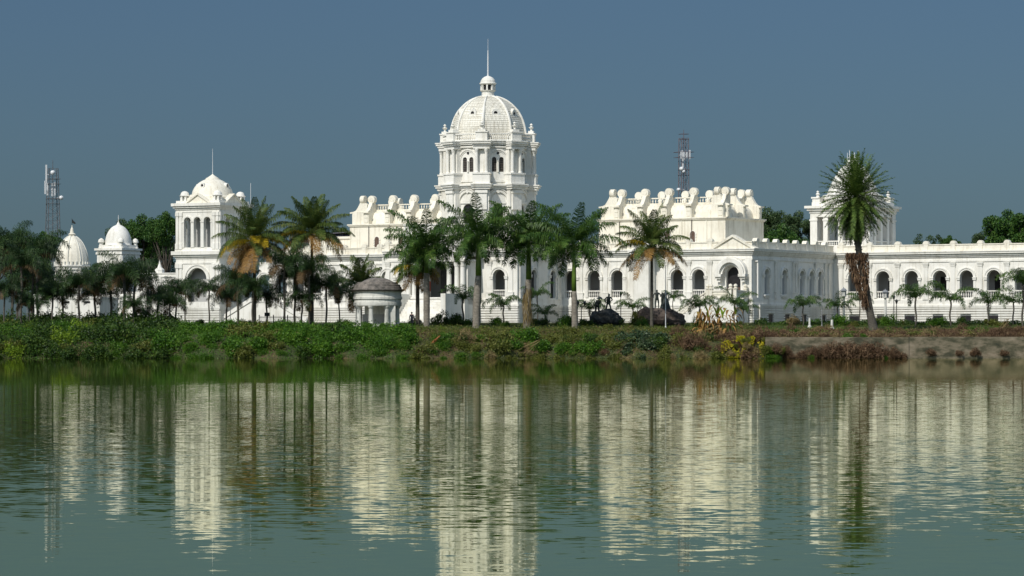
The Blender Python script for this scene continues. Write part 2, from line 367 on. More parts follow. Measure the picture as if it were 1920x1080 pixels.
# stair down to the left and landing
mb = MB(T0)
la0, la1 = pc-1.9, pc+2.2
mb.box(la0, la1, -3.6, -.35, FL, 7.2)
nst = 15
for k in range(nst):
    x1 = la0-k*.33; zt = 7.2-(k+1)*(2.95/nst)
    mb.box(x1-.33, x1, -3.5, -1.3, FL, zt)
pb(mb, 'staircase', 'white')
def stair_rail(p0, p1, w=.32, T=T0):
    m = MB(T); (x0, y0, z0), (x1, y1, z1) = p0, p1
    n = 9
    if abs(x1-x0) > abs(y1-y0):
        m.prism([(x0, z0), (x1, z1), (x1, z1+.18), (x0, z0+.18)], lambda u, v, t: (u, t, v), y0-w/2, y0+w/2)
        m.prism([(x0, z0-.75), (x1, z1-.75), (x1, z1-.6), (x0, z0-.6)], lambda u, v, t: (u, t, v), y0-w/2, y0+w/2)
    else:
        m.prism([(y0, z0), (y1, z1), (y1, z1+.18), (y0, z0+.18)], lambda u, v, t: (t, u, v), x0-w/2, x0+w/2)
        m.prism([(y0, z0-.75), (y1, z1-.75), (y1, z1-.6), (y0, z0-.6)], lambda u, v, t: (t, u, v), x0-w/2, x0+w/2)
    for k in range(n*2):
        q = (k+.5)/(n*2); x = x0+(x1-x0)*q; y = y0+(y1-y0)*q; z = z0+(z1-z0)*q
        m.lathe(x, y, [(.09, z-.62), (.05, z-.5), (.11, z-.3), (.05, z-.05), (.08, z+.02)], 6)
    for (x, y, z) in (p0, p1):
        m.box(x-.22, x+.22, y-.22, y+.22, z-1.2, z+.3); m.lathe(x, y, [(.3, z+.3), (.34, z+.42), (.15, z+.5), (.26, z+.7), (.2, z+.9), (.02, z+.98)], 10)
    pb(m, 'stair_rail', 'cream')
stair_rail((la0, -3.3, 8.1), (la0-nst*.33, -3.3, 5.3))
stair_rail((la1-.2, -3.4, 8.1), (la1-.2, -.6, 8.1))
stair_rail((la0+.5, -3.4, 8.1), (la1-.9, -3.4, 8.1))
# projecting bay near the second statue
b0, b1 = A(1187, -1.9), A(1216, -1.9)
mb = MB(T0); mb.box(b0, b1, -1.9, -.01, FL, 12.2); mb.box(b0-.1, b1+.1, -2.0, -.01, 12.2, 12.4); mb.box(b0-.1, b1+.1, -2.05, -.01, FL, 6.6)
mb.box(b0-.35, b1+.35, -2.3, -.62, 12.95, 13.25); mb.box(b0-.5, b1+.5, -2.45, -.62, 13.25, 13.5); mb.box(b0, b1, -1.95, -.62, 12.4, 12.95); mb.box(b0, b1, -1.9, -.15, 13.5, 14.4); mb.box(b0-.08, b1+.08, -2.0, -.15, 14.4, 14.55)
pb(mb, 'projecting_bay', 'white')
# --- centre pavilion
T1 = wall_T('front', -11.7)
P0, P1 = -46.9, -27.1; PM0, PM1 = -41.5, -32.5
wr = A(936, -11.7); wl = A(727, -11.7)
mb = MB(T1); arched_wall(mb, P0, PM0, FL, 12.7, [(wl, 1.75, 7.45, 11.0)]); pb(mb, 'pavilion_wall', 'white')
mb = MB(T1); arched_wall(mb, PM1, P1, FL, 12.7, [(wr, 1.75, 7.45, 11.0)]); pb(mb, 'pavilion_wall', 'white')
bay_window(T1, wr, 1.75, door='dark', doorside=.1); bay_window(T1, wl, 1.75, door='brown', doorside=0)
for p in (918, 958): pilaster(T1, A(p, -11.7))
pilaster(T1, P0+.6)
for s0, s1 in ((P0, PM0), (PM1, P1)):
    mb = MB(T1); cornice(mb, s0, s1, 0, 1 if s1 == P1 else 0); pb(mb, 'cornice', 'white')
    plinth(T1, s0, s1, e1=1 if s1 == P1 else 0)
    parapet(T1, s0, s1, [s0+.5, s1-.5])
T1s = wall_T('side', P1)
mb = MB(T1s); sops = [(B(1036, P1), 1.3, 7.45, 11.0), (B(1000, P1), 1.3, 7.45, 11.0)]
arched_wall(mb, -11.1, 0, FL, 12.7, sops); pb(mb, 'pavilion_side_wall', 'white')
for c, w, zb, zt in sops:
    bay_window(T1s, c, w, bal=False); m = MB(T1s); m.box(c-w/2, c+w/2, .3, .4, 7.45, 11); pb(m, 'shutter', 'dark')
mb = MB(T1s); cornice(mb, -11.7, 0); pb(mb, 'cornice', 'white'); plinth(T1s, -11.7, -.2); parapet(T1s, -11.2, -.1, [-8, -4])
for s in (-10.9, -6.3, -1.2): pilaster(T1s, s)
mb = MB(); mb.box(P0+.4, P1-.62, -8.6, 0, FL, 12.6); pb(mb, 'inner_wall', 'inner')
mb = MB(); mb.box(P0+.1, P1-.1, -11.5, .4, 12.71, 13.5); pb(mb, 'roof', 'cream')
# portico in the middle: tall coupled columns over an arched base
T2 = wall_T('front', -15.6)
mb = MB(T2)
arched_wall(mb, PM0, PM1, 12.2, 15.2, [])
mb.box(PM0-.3, PM1+.3, -.35, 3.9, 15.2, 15.6); mb.box(PM0, PM1, 0, 3.9, 15.6, 16.6); mb.box(PM0-.12, PM1+.12, -.12, 3.9, 16.6, 16.8)
mb.box(PM0-.2, PM1+.2, -.2, 3.9, 12.0, 12.25)
mb.box(PM1-1.6, PM1, .75, 3.9, 6.6, 12.2)
mb.box(PM0, PM0+1.6, .75, 3.9, 6.6, 12.2)
mb.box(PM0, PM1, 0, 3.9, FL, 7.3)
mb.box(PM0-.1, PM1+.1, -.1, 3.9, 7.3, 7.5)
pb(mb, 'portico', 'white')
for s in (PM0+.5, PM0+1.35, PM1-1.35, PM1-.5, -39, -35):
    m = MB(T2); m.lathe(s, .36, [(.40, 7.5), (.40, 7.75), (.33, 7.8), (.30, 11.2), (.30, 11.3), (.36, 11.4), (.45, 11.85), (.45, 12.0)], 14); pb(m, 'column', 'white')
m = MB(T2); m.box(-38.2, -35.8, 3.6, 3.75, 7.5, 11.5); pb(m, 'door', 'dark')
m = MB(T2); m.box(-40.6, -39.8, 3.6, 3.75, 8.3, 9.6); pb(m, 'door', 'red')
m = MB(T1); m.box(A(768, -11.7)-.8, A(768, -11.7)+.8, -.3, -.2, 7.6, 9.2); 
m = MB(T1); c = PM0-1.2; m.box(c-.75, c+.75, -.16, -.02, 7.55, 10.3); pb(m, 'window_frame', 'brown')
m = MB(T1); m.box(c-.6, c+.6, -.2, -.165, 7.7, 10.15); pb(m, 'window_glass', 'dark')
m = MB(T2)     # broad steps in front
for k in range(10): m.box(-40.5, -33.5, -.4-.34*(k+1), -.4-.34*k, FL, 7.2-.3*k)
m.box(-41.2, -40.5, -4.2, -.2, FL, 7.9); m.box(-33.5, -32.8, -4.2, -.2, FL, 7.9)
pb(m, 'front_steps', 'white')
# --- left front
lpx = [592, 626, 560, 528, 496]
LE = -71.5
mb = MB(T0); ops = [(A(p, 0), 1.75, 7.45, 11.0) for p in lpx]+[(A(680, 0), 1.75, 7.45, 11.0)]
arched_wall(mb, LE, P0, FL, 12.7, ops); pb(mb, 'front_wall', 'white')
for p in lpx+[680]: bay_window(T0, A(p, 0), 1.75, door='dark')
for p in (512, 544, 576, 609, 645, 662, 700): pilaster(T0, A(p, 0))
mb = MB(T0); cornice(mb, LE, P0); pb(mb, 'cornice', 'white')
plinth(T0, LE, P0); parapet(T0, LE, P0, [A(p, 0) for p in (512, 544, 576, 609, 645, 683, 712)])
# double stair against the left front
mb = MB(T0)
sa = A(500, -4)
for sg in (-1, 1):
    mb.prism([(sa+sg*1.6, FL), (sa+sg*1.6, 7.2), (sa+sg*7.2, 4.3), (sa+sg*7.2, FL)], lambda u, w, t: (u, t, w), -5.2, -4.0)
    mb.prism([(sa+sg*1.6, 7.35), (sa+sg*1.6, 7.9), (sa+sg*7.2, 5.0), (sa+sg*7.2, 4.45)], lambda u, w, t: (u, t, w), -5.3, -4.95)
mb.box(sa-1.6, sa+1.6, -5.2, -.35, FL, 7.2); mb.box(sa-1.7, sa+1.7, -5.3, -5.0, 7.2, 7.9)
pb(mb, 'staircase', 'white')
# --- right side wall (in shade)
T3 = wall_T('side', 0)
spx = [1437, 1470, 1503, 1521, 1537]
sops = [(B(p, 0), 1.45, 7.9, 11.0) for p in spx]
mb = MB(T3); arched_wall(mb, .6, 24.2, FL, 12.7, sops); pb(mb, 'side_wall', 'white')
for c, w, zb, zt in sops:
    o = bay_window(T3, c, w, zb=7.9, bal=False)
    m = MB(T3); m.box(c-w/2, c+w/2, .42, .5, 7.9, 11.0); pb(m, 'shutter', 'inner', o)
    m = MB(T3); m.box(c-w/2-.2, c+w/2+.2, -.3, 0, 7.6, 7.8); m.box(c-w/2, c+w/2, -.2, 0, 7.4, 7.6); pb(m, 'sill', 'white', o)
mb = MB(T3); cornice(mb, 0, 24.2); pb(mb, 'cornice', 'white')
plinth(T3, .0, 24.0, ops=[(B(p, 0), 1.6, 5.35) for p in (1443, 1474, 1506, 1542)])
parapet(T3, .45, 24.2, [1.5+2.9*k for k in range(8)])
for p in (1454, 1487, 1492, 1529, 1547, 1554): pilaster(T3, B(p, 0), w=.55)
mb = MB(T3); sp = B(1416, 0); mb.lathe(sp, -.35, [(.11, 7.4), (.11, 12.0)], 8); mb.box(sp-.25, sp+.25, -.5, 0, 11.9, 12.1); mb.lathe(B(1419, 0), -.4, [(.11, 4.2), (.11, 6.5)], 8); pb(mb, 'drainpipe', 'white')
# --- rear right wing
BW = 24.22; T4 = wall_T('front', BW)
wpx = [1603, 1656, 1709.5, 1762.5, 1812.5, 1863.5, 1916, 1968]
wops = [(A(p, BW), 1.85, 7.45, 11.05) for p in wpx]
mb = MB(T4); arched_wall(mb, 0, 46, FL, 12.7, wops); pb(mb, 'rear_wing_wall', 'white')
for i, (c, w, zb, zt) in enumerate(wops): bay_window(T4, c, w, zt=zt, door='dark', doorside=(-.75, -.1, .55, -.7, .5, -.6, .3, 0)[i] if i else -.5)
for p in (1577, 1630, 1683, 1736, 1787, 1838, 1888, 1942): pilaster(T4, A(p, BW))
mb = MB(T4); cornice(mb, .6, 46); pb(mb, 'cornice', 'white')
plinth(T4, .2, 46, ops=[(A(p, BW), 1.45, 5.25) for p in (1603, 1655, 1707, 1760, 1812, 1863)])
parapet(T4, .5, 46, [A(p, BW) for p in (1577, 1630, 1683, 1736, 1787, 1838, 1888, 1942)])
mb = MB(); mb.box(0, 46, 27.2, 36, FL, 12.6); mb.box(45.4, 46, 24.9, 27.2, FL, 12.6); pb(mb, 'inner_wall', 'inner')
# ---------------- upper halls with scroll buttresses
def upper_hall(a0, a1, b0, b1, fins, hall_windows):
    T = wall_T('front', b0); zt = 17.45
    m = MB(); m.box(a0, a1, b0, b1, 13.4, zt)
    h = pb(m, 'upper_hall', 'cream')
    m = MB(); m.box(a0-.16, a1+.16, b0-.16, b1+.16, zt, zt+.16); m.box(a0-.28, a1+.28, b0-.28, b1+.28, zt+.16, zt+.32)
    m.box(a0-.06, a1+.06, b0-.06, b1+.06, 13.55, 13.9); pb(m, 'cornice', 'cream', h)
    # coved roof
    m = MB(); rings = []
    for k in range(9):
        t = k/8*PI/2; ins = .8+1.35*(1-math.cos(t)); z = zt+.32+1.75*math.sin(t)
        rings.append([m.p(q) for q in ((a0+ins, b0+ins, z), (a1-ins, b0+ins, z), (a1-ins, b1-ins, z), (a0+ins, b1-ins, z))])
    for q, w in zip(rings, rings[1:]):
        for k in range(4): m.f.append([q[k], q[(k+1) % 4], w[(k+1) % 4], w[k]])
    m.f.append(rings[-1])
    pb(m, 'roof', 'cream', h)
    ia0, ia1, ib0, ib1 = a0+2.1, a1-2.1, b0+2.1, b1-2.1; zb = zt+2.07
    m = MB(); m.box(ia0, ia1, ib0, ib1, zb-.05, zb+.12); pb(m, 'roof_terrace', 'cream', h)
    m = MB(wall_T('front', ib0)); balustrade(m, ia0, ia1, zb+.12, zb+.95, 0, .25, .4)
    m.T = wall_T('side', ia1); balustrade(m, ib0+.3, ib1, zb+.12, zb+.95, 0, .25, .4)
    m.T = wall_T('left', ia0); balustrade(m, -ib1, -ib0-.3, zb+.12, zb+.95, 0, .25, .4)
    pb(m, 'balustrade', 'cream', h)
    # fins: profile in depth/height
    prof = [(.0, zt+.33), (.0, zt+1.75), (-.22, zt+1.8), (-.22, zt+1.98), (.05, zt+2.02)]
    prof += [(.25+.16*k, zt+2.02+.10*k+.02*k*k) for k in range(1, 7)]
    prof += [(1.4, zt+3.25), (1.8, zt+3.25)]
    prof += [(2.3, zt+2.0), (2.3, zt+.33)]
    def fin(T, s, w=.8):
        m = MB(T); m.prism(prof[:5]+[(2.3, zt+2.02), (2.3, zt+.33)], lambda u, z, t: (t, u, z), s-w/2, s+w/2); m.prism([(.05, zt+2.021)]+prof[5:-2]+[(2.29, zt+3.0), (2.29, zt+2.021)], lambda u, z, t: (t, u, z), s-.27, s+.27)
        m.box(s-w/2-.12, s+w/2+.12, -.3, .02, zt+1.8, zt+1.97)
        m.box(s-w/2+.12, s+w/2-.12, -.06, 0, zt+.5, zt+1.05); m.box(s-w/2+.12, s+w/2-.12, -.06, 0, zt+1.15, zt+1.7)
        for dd in (.9, 2.3):     # roundel on top: upright discs facing out
            pts = [(s+.54*math.cos(2*PI*k/16), zt+3.66+.54*math.sin(2*PI*k/16)) for k in range(16)]
            if dd == .9: m.prism(pts, lambda u, z, t: (u, t, z), 1.25, 1.9)
        pts = [(s+.33*math.cos(2*PI*k/14), zt+3.66+.33*math.sin(2*PI*k/14)) for k in range(14)]
        m.prism(pts, lambda u, z, t: (u, t, z), 1.19, 1.25)
        pb(m, 'buttress', 'cream', h)
    for s in fins: fin(T, s); fin(lambda p, q, z: (p, b1-q, z), s-1.7)
    for s in fins[:-1]:
        m = MB(T); m.box(s+.42, s+.5, -.1, 0, 13.9, zt); pb(m, 'drainpipe', 'lattice', h)
    Ts = wall_T('side', a1)
    for s in (b0+1.0, (b0+b1)/2, b1-1.0): fin(Ts, s)
    Tl = wall_T('left', a0)
    for s in (-b1+1.0, -b0-1.0): fin(Tl, s)
    for s in hall_windows:
        m = MB(T); m.box(s-.42, s+.42, -.05, 0, 14.1, 15.7); arch_ring(m, s, 15.7, 0, .42, 0, -.05, 10)
        for k in range(5): m.box(s-.55, s-.36, -.12, 0, 14.25+k*.33, 14.4+k*.33); m.box(s+.36, s+.55, -.12, 0, 14.25+k*.33, 14.4+k*.33)
        w = pb(m, 'window', 'white', None)
        m = MB(T); m.box(s-.33, s+.33, -.09, -.051, 14.2, 15.7); arch_ring(m, s, 15.7, 0, .33, -.05, -.09, 10); pb(m, 'shutter', 'brown', w)
    return h
hb0 = 5.0
hr = [A(p, hb0) for p in (1156, 1200, 1245, 1291)]
upper_hall(A(1123, hb0), -6.2, hb0, 16.1, hr+[-6.9], [A(1252, hb0), A(1299, hb0)])
hl0 = A(656, hb0)
upper_hall(hl0, hl0+18.4, hb0, 16.1, [hl0+2.6+3.35*k for k in range(5)], [A(707, hb0), A(752, hb0)])
m = MB(wall_T('front', hb0)); 
for s in [A(1290, hb0)-.9, A(1325, hb0)]: m.box(s-.06, s+.06, -.12, 0, 13.9, 17.4)
pb(m, 'rain_strip', 'cream')
# low hall linking the left parts
m = MB(); m.box(-72, hl0-1.0, 9, 20, 13.4, 16.0); m.box(-72.2, hl0-.9, 8.8, 20.2, 16.0, 16.3); pb(m, 'rear_hall', 'cream')
# ---------------- central octagonal tower
TC = (-36.5, -3.0)
def octo(mb, r, z0, z1, r1=None): mb.lathe(TC[0], TC[1], [(r, z0), (r if r1 is None else r1, z1)], 8, R(22.5))
def rbox(mb, ph, r0, r1, hw, z0, z1, c=TC):
    mb.T = face_T(c[0], c[1], ph, 0); mb.box(-hw, hw, -r1, -r0, z0, z1); mb.T = None
VERT = [R(22.5+45*k) for k in range(8)]; FACE = [R(-90+45*k) for k in range(8)]
AP = math.cos(R(22.5))
mb = MB()
RW = 5.45
for ph in FACE:
    mb.T = face_T(TC[0], TC[1], ph, RW*AP); hw = RW*math.sin(R(22.5))
    arched_wall(mb, -hw, hw, 14.2, 21.8, [(0, 1.5, 16.4, 19.55)], .4)
    arched_wall(mb, -hw, hw, 22.6, 26.9, [(-.48, .62, 23.65, 25.55), (.48, .62, 23.65, 25.55)], .4)
    arch_ring(mb, 0, 19.9, 1.15, 1.45, 0, -.22); arch_ring(mb, 0, 19.9, 1.5, 1.62, 0, -.3); arch_ring(mb, 0, 19.9, 0, .9, 0, -.1)
    mb.box(-1.5, 1.5, -.15, 0, 19.6, 19.88)
    for sg in (-1, 1): mb.prism([(sg*.25, 21.15), (sg*1.15, 20.75), (sg*1.6, 21.1), (sg*1.5, 21.3), (sg*1.1, 21.0), (sg*.3, 21.35)], lambda u, w, t: (u, t, w), -.12, 0)
    mb.box(-.12, .12, -.25, 0, 20.9, 21.8)
    arch_ring(mb, 0, 25.2, 1.22, 1.42, 0, -.16); arch_ring(mb, 0, 25.2, 1.05, 1.15, 0, -.08)
    for sg in (-1, 1):
        mb.box(sg*1.3-.14, sg*1.3+.14, -.12, 0, 22.9, 25.2); mb.box(sg*1.3-.2, sg*1.3+.2, -.2, 0, 25.05, 25.22)
    mb.lathe(0, -.12, [(.12, 23.65), (.09, 23.8), (.08, 24.9), (.14, 25.0)], 8)
    mb.T = None
octo(mb, RW+.05, 21.8, 22.6); octo(mb, RW+.02, 26.9, 27.3)
for r, z0, z1 in ((5.75, 21.4, 21.6), (5.9, 21.6, 21.85), (6.15, 21.85, 22.05), (5.65, 22.35, 22.6), (5.75, 26.75, 26.95), (5.9, 27.1, 27.3), (6.05, 27.3, 27.55), (6.2, 27.55, 27.65)): octo(mb, r, z0, z1)
for ph in VERT:
    rbox(mb, ph, 4.9, 5.95, .95, 14.2, 21.4); rbox(mb, ph, 4.9, 6.2, .7, 18.8, 21.4); rbox(mb, ph, 4.9, 6.35, .8, 20.9, 21.3)
    rbox(mb, ph, 4.9, 6.5, 1.1, 21.4, 21.7); rbox(mb, ph, 4.9, 6.7, 1.25, 21.7, 21.95); rbox(mb, ph, 4.9, 6.85, 1.35, 21.95, 22.1)
    rbox(mb, ph, 4.9, 6.35, 1.1, 22.1, 23.3); rbox(mb, ph, 4.9, 6.45, 1.2, 23.3, 23.5)
    rbox(mb, ph, 4.9, 5.7, .95, 23.5, 26.6)
    rbox(mb, ph, 4.9, 6.3, 1.05, 26.55, 26.9); rbox(mb, ph, 4.9, 6.45, 1.15, 26.95, 27.2); rbox(mb, ph, 4.9, 6.65, 1.25, 27.2, 27.45); rbox(mb, ph, 4.9, 6.75, 1.32, 27.45, 27.6)
    rbox(mb, ph, 5.15, 6.15, .75, 27.65, 28.65); rbox(mb, ph, 5.05, 6.25, .85, 28.65, 28.8); rbox(mb, ph, 5.3, 6.0, .5, 28.8, 29.1)
TOW = pb(mb, 'central_tower', 'white')
for ph in VERT:
    for sg in (-1, 1):
        m = MB(face_T(TC[0], TC[1], ph, 0)); m.lathe(sg*.62, -6.02, [(.26, 23.5), (.26, 23.62), (.2, 23.7), (.19, 26.0), (.18, 26.05), (.2, 26.12), (.3, 26.45), (.3, 26.55)], 12); pb(m, 'column', 'white', TOW)
    m = MB(face_T(TC[0], TC[1], ph, 0)); m.lathe(0, -5.65, [(.2, 29.1), (.12, 29.2), (.1, 29.28), (.3, 29.5), (.34, 29.6), (.12, 29.68), (.1, 29.8), (.22, 29.88), (.12, 30.0), (.02, 30.1)], 10); pb(m, 'urn', 'white', TOW)
for ph in FACE:
    T = face_T(TC[0], TC[1], ph, RW*AP)
    for sx in (-.48, .48):
        m = MB(T); m.box(sx-.31, sx+.31, .22, .26, 23.65, 25.55); w = pb(m, 'window', 'dark', TOW)
        m = MB(T)
        for k in range(4): m.box(sx-.31+.62*k/3-.03, sx-.31+.62*k/3+.03, .15, .2, 23.65, 25.5)
        for k in range(6): m.box(sx-.31, sx+.31, .14, .19, 23.75+.3*k, 23.81+.3*k)
        m.T = T; pb(m, 'lattice', 'lattice', TOW)
    m = MB(T); arch_ring(m, 0, 26.05, 0, .17, 0, -.05, 12, 0, 2*PI); pb(m, 'oculus', 'dark', TOW)
    m = MB(T); m.box(-.75, .75, .2, .3, 16.4, 19.4); pb(m, 'lower_window', 'dark', TOW)
    m = MB(face_T(TC[0], TC[1], ph, 0)); balustrade(m, -1.55, 1.55, 27.65, 28.55, -5.7, -5.45, .28); pb(m, 'balustrade', 'white', TOW)
prof = [(5.15, 27.66), (5.15, 28.3), (4.95, 28.35)]
zc, hh = 28.35, 5.35
NR = 26
for k in range(NR+1):
    t = k/NR*R(79.5); r = 4.85*math.cos(t)**.93; z = zc+hh*math.sin(t)
    prof.append((r+.035, z)); 
    if k < NR:
        t2 = (k+1)/NR*R(79.5); prof.append((4.85*math.cos(t2)**.93+.0, zc+hh*math.sin(t2)-.01))
mb = MB(); mb.lathe(TC[0], TC[1], prof, 8, R(22.5)); DOME = pb(mb, 'dome', 'dome', TOW)
mb = MB()
for ph in VERT:
    pts = []
    for k in range(15):
        t = k/14*R(79.5); r = 4.85*math.cos(t)**.93+.05; pts.append((TC[0]+r*math.cos(ph), TC[1]+r*math.sin(ph), zc+hh*math.sin(t)))
    mb.tube(pts, [.16]*8+[.12]*7, 6)
pb(mb, 'dome_rib', 'white', TOW)
for ph in FACE:      # small round dormers
    m = MB(face_T(TC[0], TC[1], ph, 3.75)); arch_ring(m, 0, 31.25, .26, .55, .5, -.2, 14, 0, 2*PI); m.prism([(-.2, 31.6), (.2, 31.6), (0, 31.95)], lambda u, w, t: (u, t, w), -.1, .4); pb(m, 'dormer', 'white', TOW)
    m = MB(face_T(TC[0], TC[1], ph, 3.75)); arch_ring(m, 0, 31.25, 0, .28, .3, -.12, 12, 0, 2*PI); pb(m, 'dormer_glass', 'dark', TOW)
mb = MB(); c = TC
mb.lathe(*c, [(1.05, 33.5), (1.0, 33.7), (.82, 33.75), (.82, 34.25), (.98, 34.3), (1.05, 34.42)], 16); mb.lathe(*c, [(.98, 35.15), (1.12, 35.25), (1.12, 35.33), (1.0, 35.4), (.93, 35.7), (.72, 36.0), (.4, 36.2), (.12, 36.3), (.05, 36.4)], 16)
for k in range(8): ph = R(22.5+45*k); mb.T = face_T(*c, ph, 0); mb.box(-.1, .1, -.98, -.75, 34.42, 35.2); mb.T = None
pb(mb, 'lantern', 'white', TOW)
mb = MB(); mb.lathe(*c, [(.62, 34.42), (.62, 35.16)], 12); pb(mb, 'lantern_core', 'dark', TOW)
mb = MB(); mb.lathe(*c, [(.14, 36.2), (.1, 36.7), (.09, 38.4), (.06, 39.6), (.025, 39.62), (.02, 41.1)], 8); pb(mb, 'spire', 'antenna', TOW)
# ---------------- left tower
fb = -6.0; t1 = A(411, fb); t0 = A(330, fb); W_ = t1-t0; cm = ((t0+t1)/2, fb+W_/2)
YT = YD(t1, fb)
def zt_(py): return ZZ(py, YT)
mb = MB()
walls = [('front', fb, t0, t1), ('side', t1, fb+.5, fb+W_-.5)]
Tf = wall_T('front', fb); Ts = wall_T('side', t1); Tl = wall_T('left', t0); Tb = lambda s, d, z: (s, fb+W_-d, z)
zA, zB, zC, zD = zt_(484), zt_(470), zt_(392), zt_(381)
ac = (t0+t1)/2; bc = fb+W_/2
def three(c): return [(c+k*1.62, 1.15, zt_(463), zt_(406)) for k in (-1, 0, 1)]
zLA = zt_(502)
mb.T = Tf; arched_wall(mb, t0, t1, FL, zA, [(ac, 3.1, 7.3, zLA)], .5); arched_wall(mb, t0, t1, zB, zC, three(ac), .5)
mb.T = Ts; arched_wall(mb, fb+.5, fb+W_, FL, zA, [(bc, 3.1, 7.3, zLA)], .5); arched_wall(mb, fb+.5, fb+W_, zB, zC, three(bc), .5)
mb.T = Tl; arched_wall(mb, -fb-W_, -fb-.5, FL, zC, [(-bc+k*1.62, 1.15, zt_(463), zt_(406)) for k in (-1, 0, 1)], .5)
mb.T = None; mb.box(t0+.5, t1-.5, fb+W_-.5, fb+W_, FL, zC)
def band(z0, z1, p, q=0): mb.box(t0-p, t1+p, fb-p, fb+W_+p, z0, z1)
band(zA, zA+.25, .1); band(zA+.25, zA+.5, .3); band(zA+.5, zB-.0, .5 if zB-zA < 1.2 else .4); band(zB-.02, zB+.25, .12)
band(zC-.35, zC-.2, .06); band(zC, zC+.25, .12); band(zC+.25, zC+.5, .32); band(zC+.5, zD+.1, .5)
band(zt_(494), zt_(491), .08); band(6.35, 6.6, .25)
zE = zD+.1
LT = pb(mb, 'corner_tower', 'white')
for T, c in ((Tf, ac), (Ts, bc)):
    for sg in (-1, 1):
        for dx in (3.35, 2.75):
            s = c+sg*dx*W_/7.2
            m = MB(T); zz0 = zB+.25; m.box(s-.2, s+.2, -.14, 0, zz0+.8, zC-.6); m.box(s-.26, s+.26, -.22, 0, zz0, zz0+.8); m.box(s-.26, s+.26, -.2, 0, zC-.85, zC-.36); pb(m, 'pilaster', 'white', LT)
            m = MB(T); m.box(s-.2, s+.2, -.14, 0, 6.6, zt_(502)); m.box(s-.28, s+.28, -.22, 0, zt_(502), zt_(494)); pb(m, 'pilaster', 'white', LT)
    for k in (-1, 0, 1):
        m = MB(T); x = c+k*1.62; arch_ring(m, x, zt_(406)-.575, .58, .78, 0, -.1); 
        m.box(x-.82, x-.56, -.1, .0, zt_(463), zt_(406)-.6); m.box(x-.9, x-.5, -.16, 0, zt_(406)-.72, zt_(406)-.58)
        m.box(x+.56, x+.82, -.1, .0, zt_(463), zt_(406)-.6); m.box(x+.5, x+.9, -.16, 0, zt_(406)-.72, zt_(406)-.58)
        w = pb(m, 'arch', 'white', LT)
    m = MB(T); arch_ring(m, c, zLA-1.55, 1.57, 1.85, 0, -.14); arch_ring(m, c, zLA-1.55, 1.9, 2.05, 0, -.22); pb(m, 'arch', 'white', LT)
    plinth(T, (c-W_/2) if T is Tf else fb, (c+W_/2) if T is Tf else fb+W_-.2, e1=1 if T is Tf else 0)
m = MB(); m.box(t0+1.4, t1-1.4, fb+1.4, fb+W_-1.4, FL, zC-.02); pb(m, 'inner_core', 'inner', LT)
m = MB(); m.box(t0+.5, t1-.5, fb+.5, fb+W_-.5, zC-.3, zC-.01); pb(m, 'ceiling', 'inner', LT)
# attic: pediments, turrets, dome
mb = MB(); mb.box(t0+.7, t1-.7, fb+.7, fb+W_-.7, zE, zt_(369))
for T, c in ((Tf, ac), (Ts, bc), (Tl, -bc)):
    mb.T = T; mb.prism([(c-2.1, zE), (c+2.1, zE), (c, zt_(363))], lambda u, w, t: (u, t, w), .1, 2.4)
    for sg in (-1, 1): mb.prism([(c+sg*2.3, zE), (c+sg*1.85, zE), (c, zt_(364)), (c, zt_(361))], lambda u, w, t: (u, t, w), -.1, 2.5)
    mb.T = None
pb(mb, 'attic', 'cream', LT)
for sa_, sb_ in ((t0+.85, fb+.85), (t1-.85, fb+.85), (t1-.85, fb+W_-.85), (t0+.85, fb+W_-.85)):
    m = MB(); z0 = zE; z1 = zt_(366); m.box(sa_-.85, sa_+.85, sb_-.85, sb_+.85, z0, z0+.35)
    for k in range(6): ph = 2*PI*k/6+.3; m.box(sa_+.5*math.cos(ph)-.11, sa_+.5*math.cos(ph)+.11, sb_+.5*math.sin(ph)-.11, sb_+.5*math.sin(ph)+.11, z0+.35, z1)
    m.lathe(sa_, sb_, [(.22, z0+.3), (.22, z1)], 8)
    m.lathe(sa_, sb_, [(.66, z1), (.75, z1+.08), (.62, z1+.14), (.6, z1+.25), (.5, z1+.5), (.3, z1+.66), (.03, z1+.72)], 14)
    pb(m, 'turret', 'white', LT)
ca, cb = cm; zb = zt_(368); zt2 = zt_(333)
mb = MB(); prof = [(2.95, zE), (2.95, zb), (3.0, zb+.1)]
for k in range(12): t = k/12*R(72); prof.append((2.85*math.cos(t), zb+.1+(zt2-zb-.1)/math.sin(R(72))*math.sin(t)))
z = zt2; prof += [(.95, z), (.95, z+.1), (.6, z+.3), (.2, zt_(325)), (.05, zt_(323))]
mb.lathe(ca, cb, prof, 28); pb(mb, 'dome', 'cream', LT, True)
for ph in (R(-90), R(0), R(180)):
    m = MB(face_T(ca, cb, ph, 2.35)); arch_ring(m, 0, zt_(346), .2, .36, .5, -.15, 12, 0, 2*PI); pb(m, 'dormer', 'white', LT)
    m = MB(face_T(ca, cb, ph, 2.35)); arch_ring(m, 0, zt_(346), 0, .21, .3, -.06, 12, 0, 2*PI); pb(m, 'dormer_glass', 'dark', LT)
mb = MB(); mb.lathe(ca, cb, [(.05, zt_(325)), (.035, zt_(300)), (.02, zt_(275))], 6); pb(mb, 'spire', 'antenna', LT)
mb = MB(); x_, y_ = A(470, 2), 2; mb.lathe(x_, y_, [(.05, 13), (.03, ZZ(342, 478))], 6); pb(mb, 'flagpole', 'antenna')
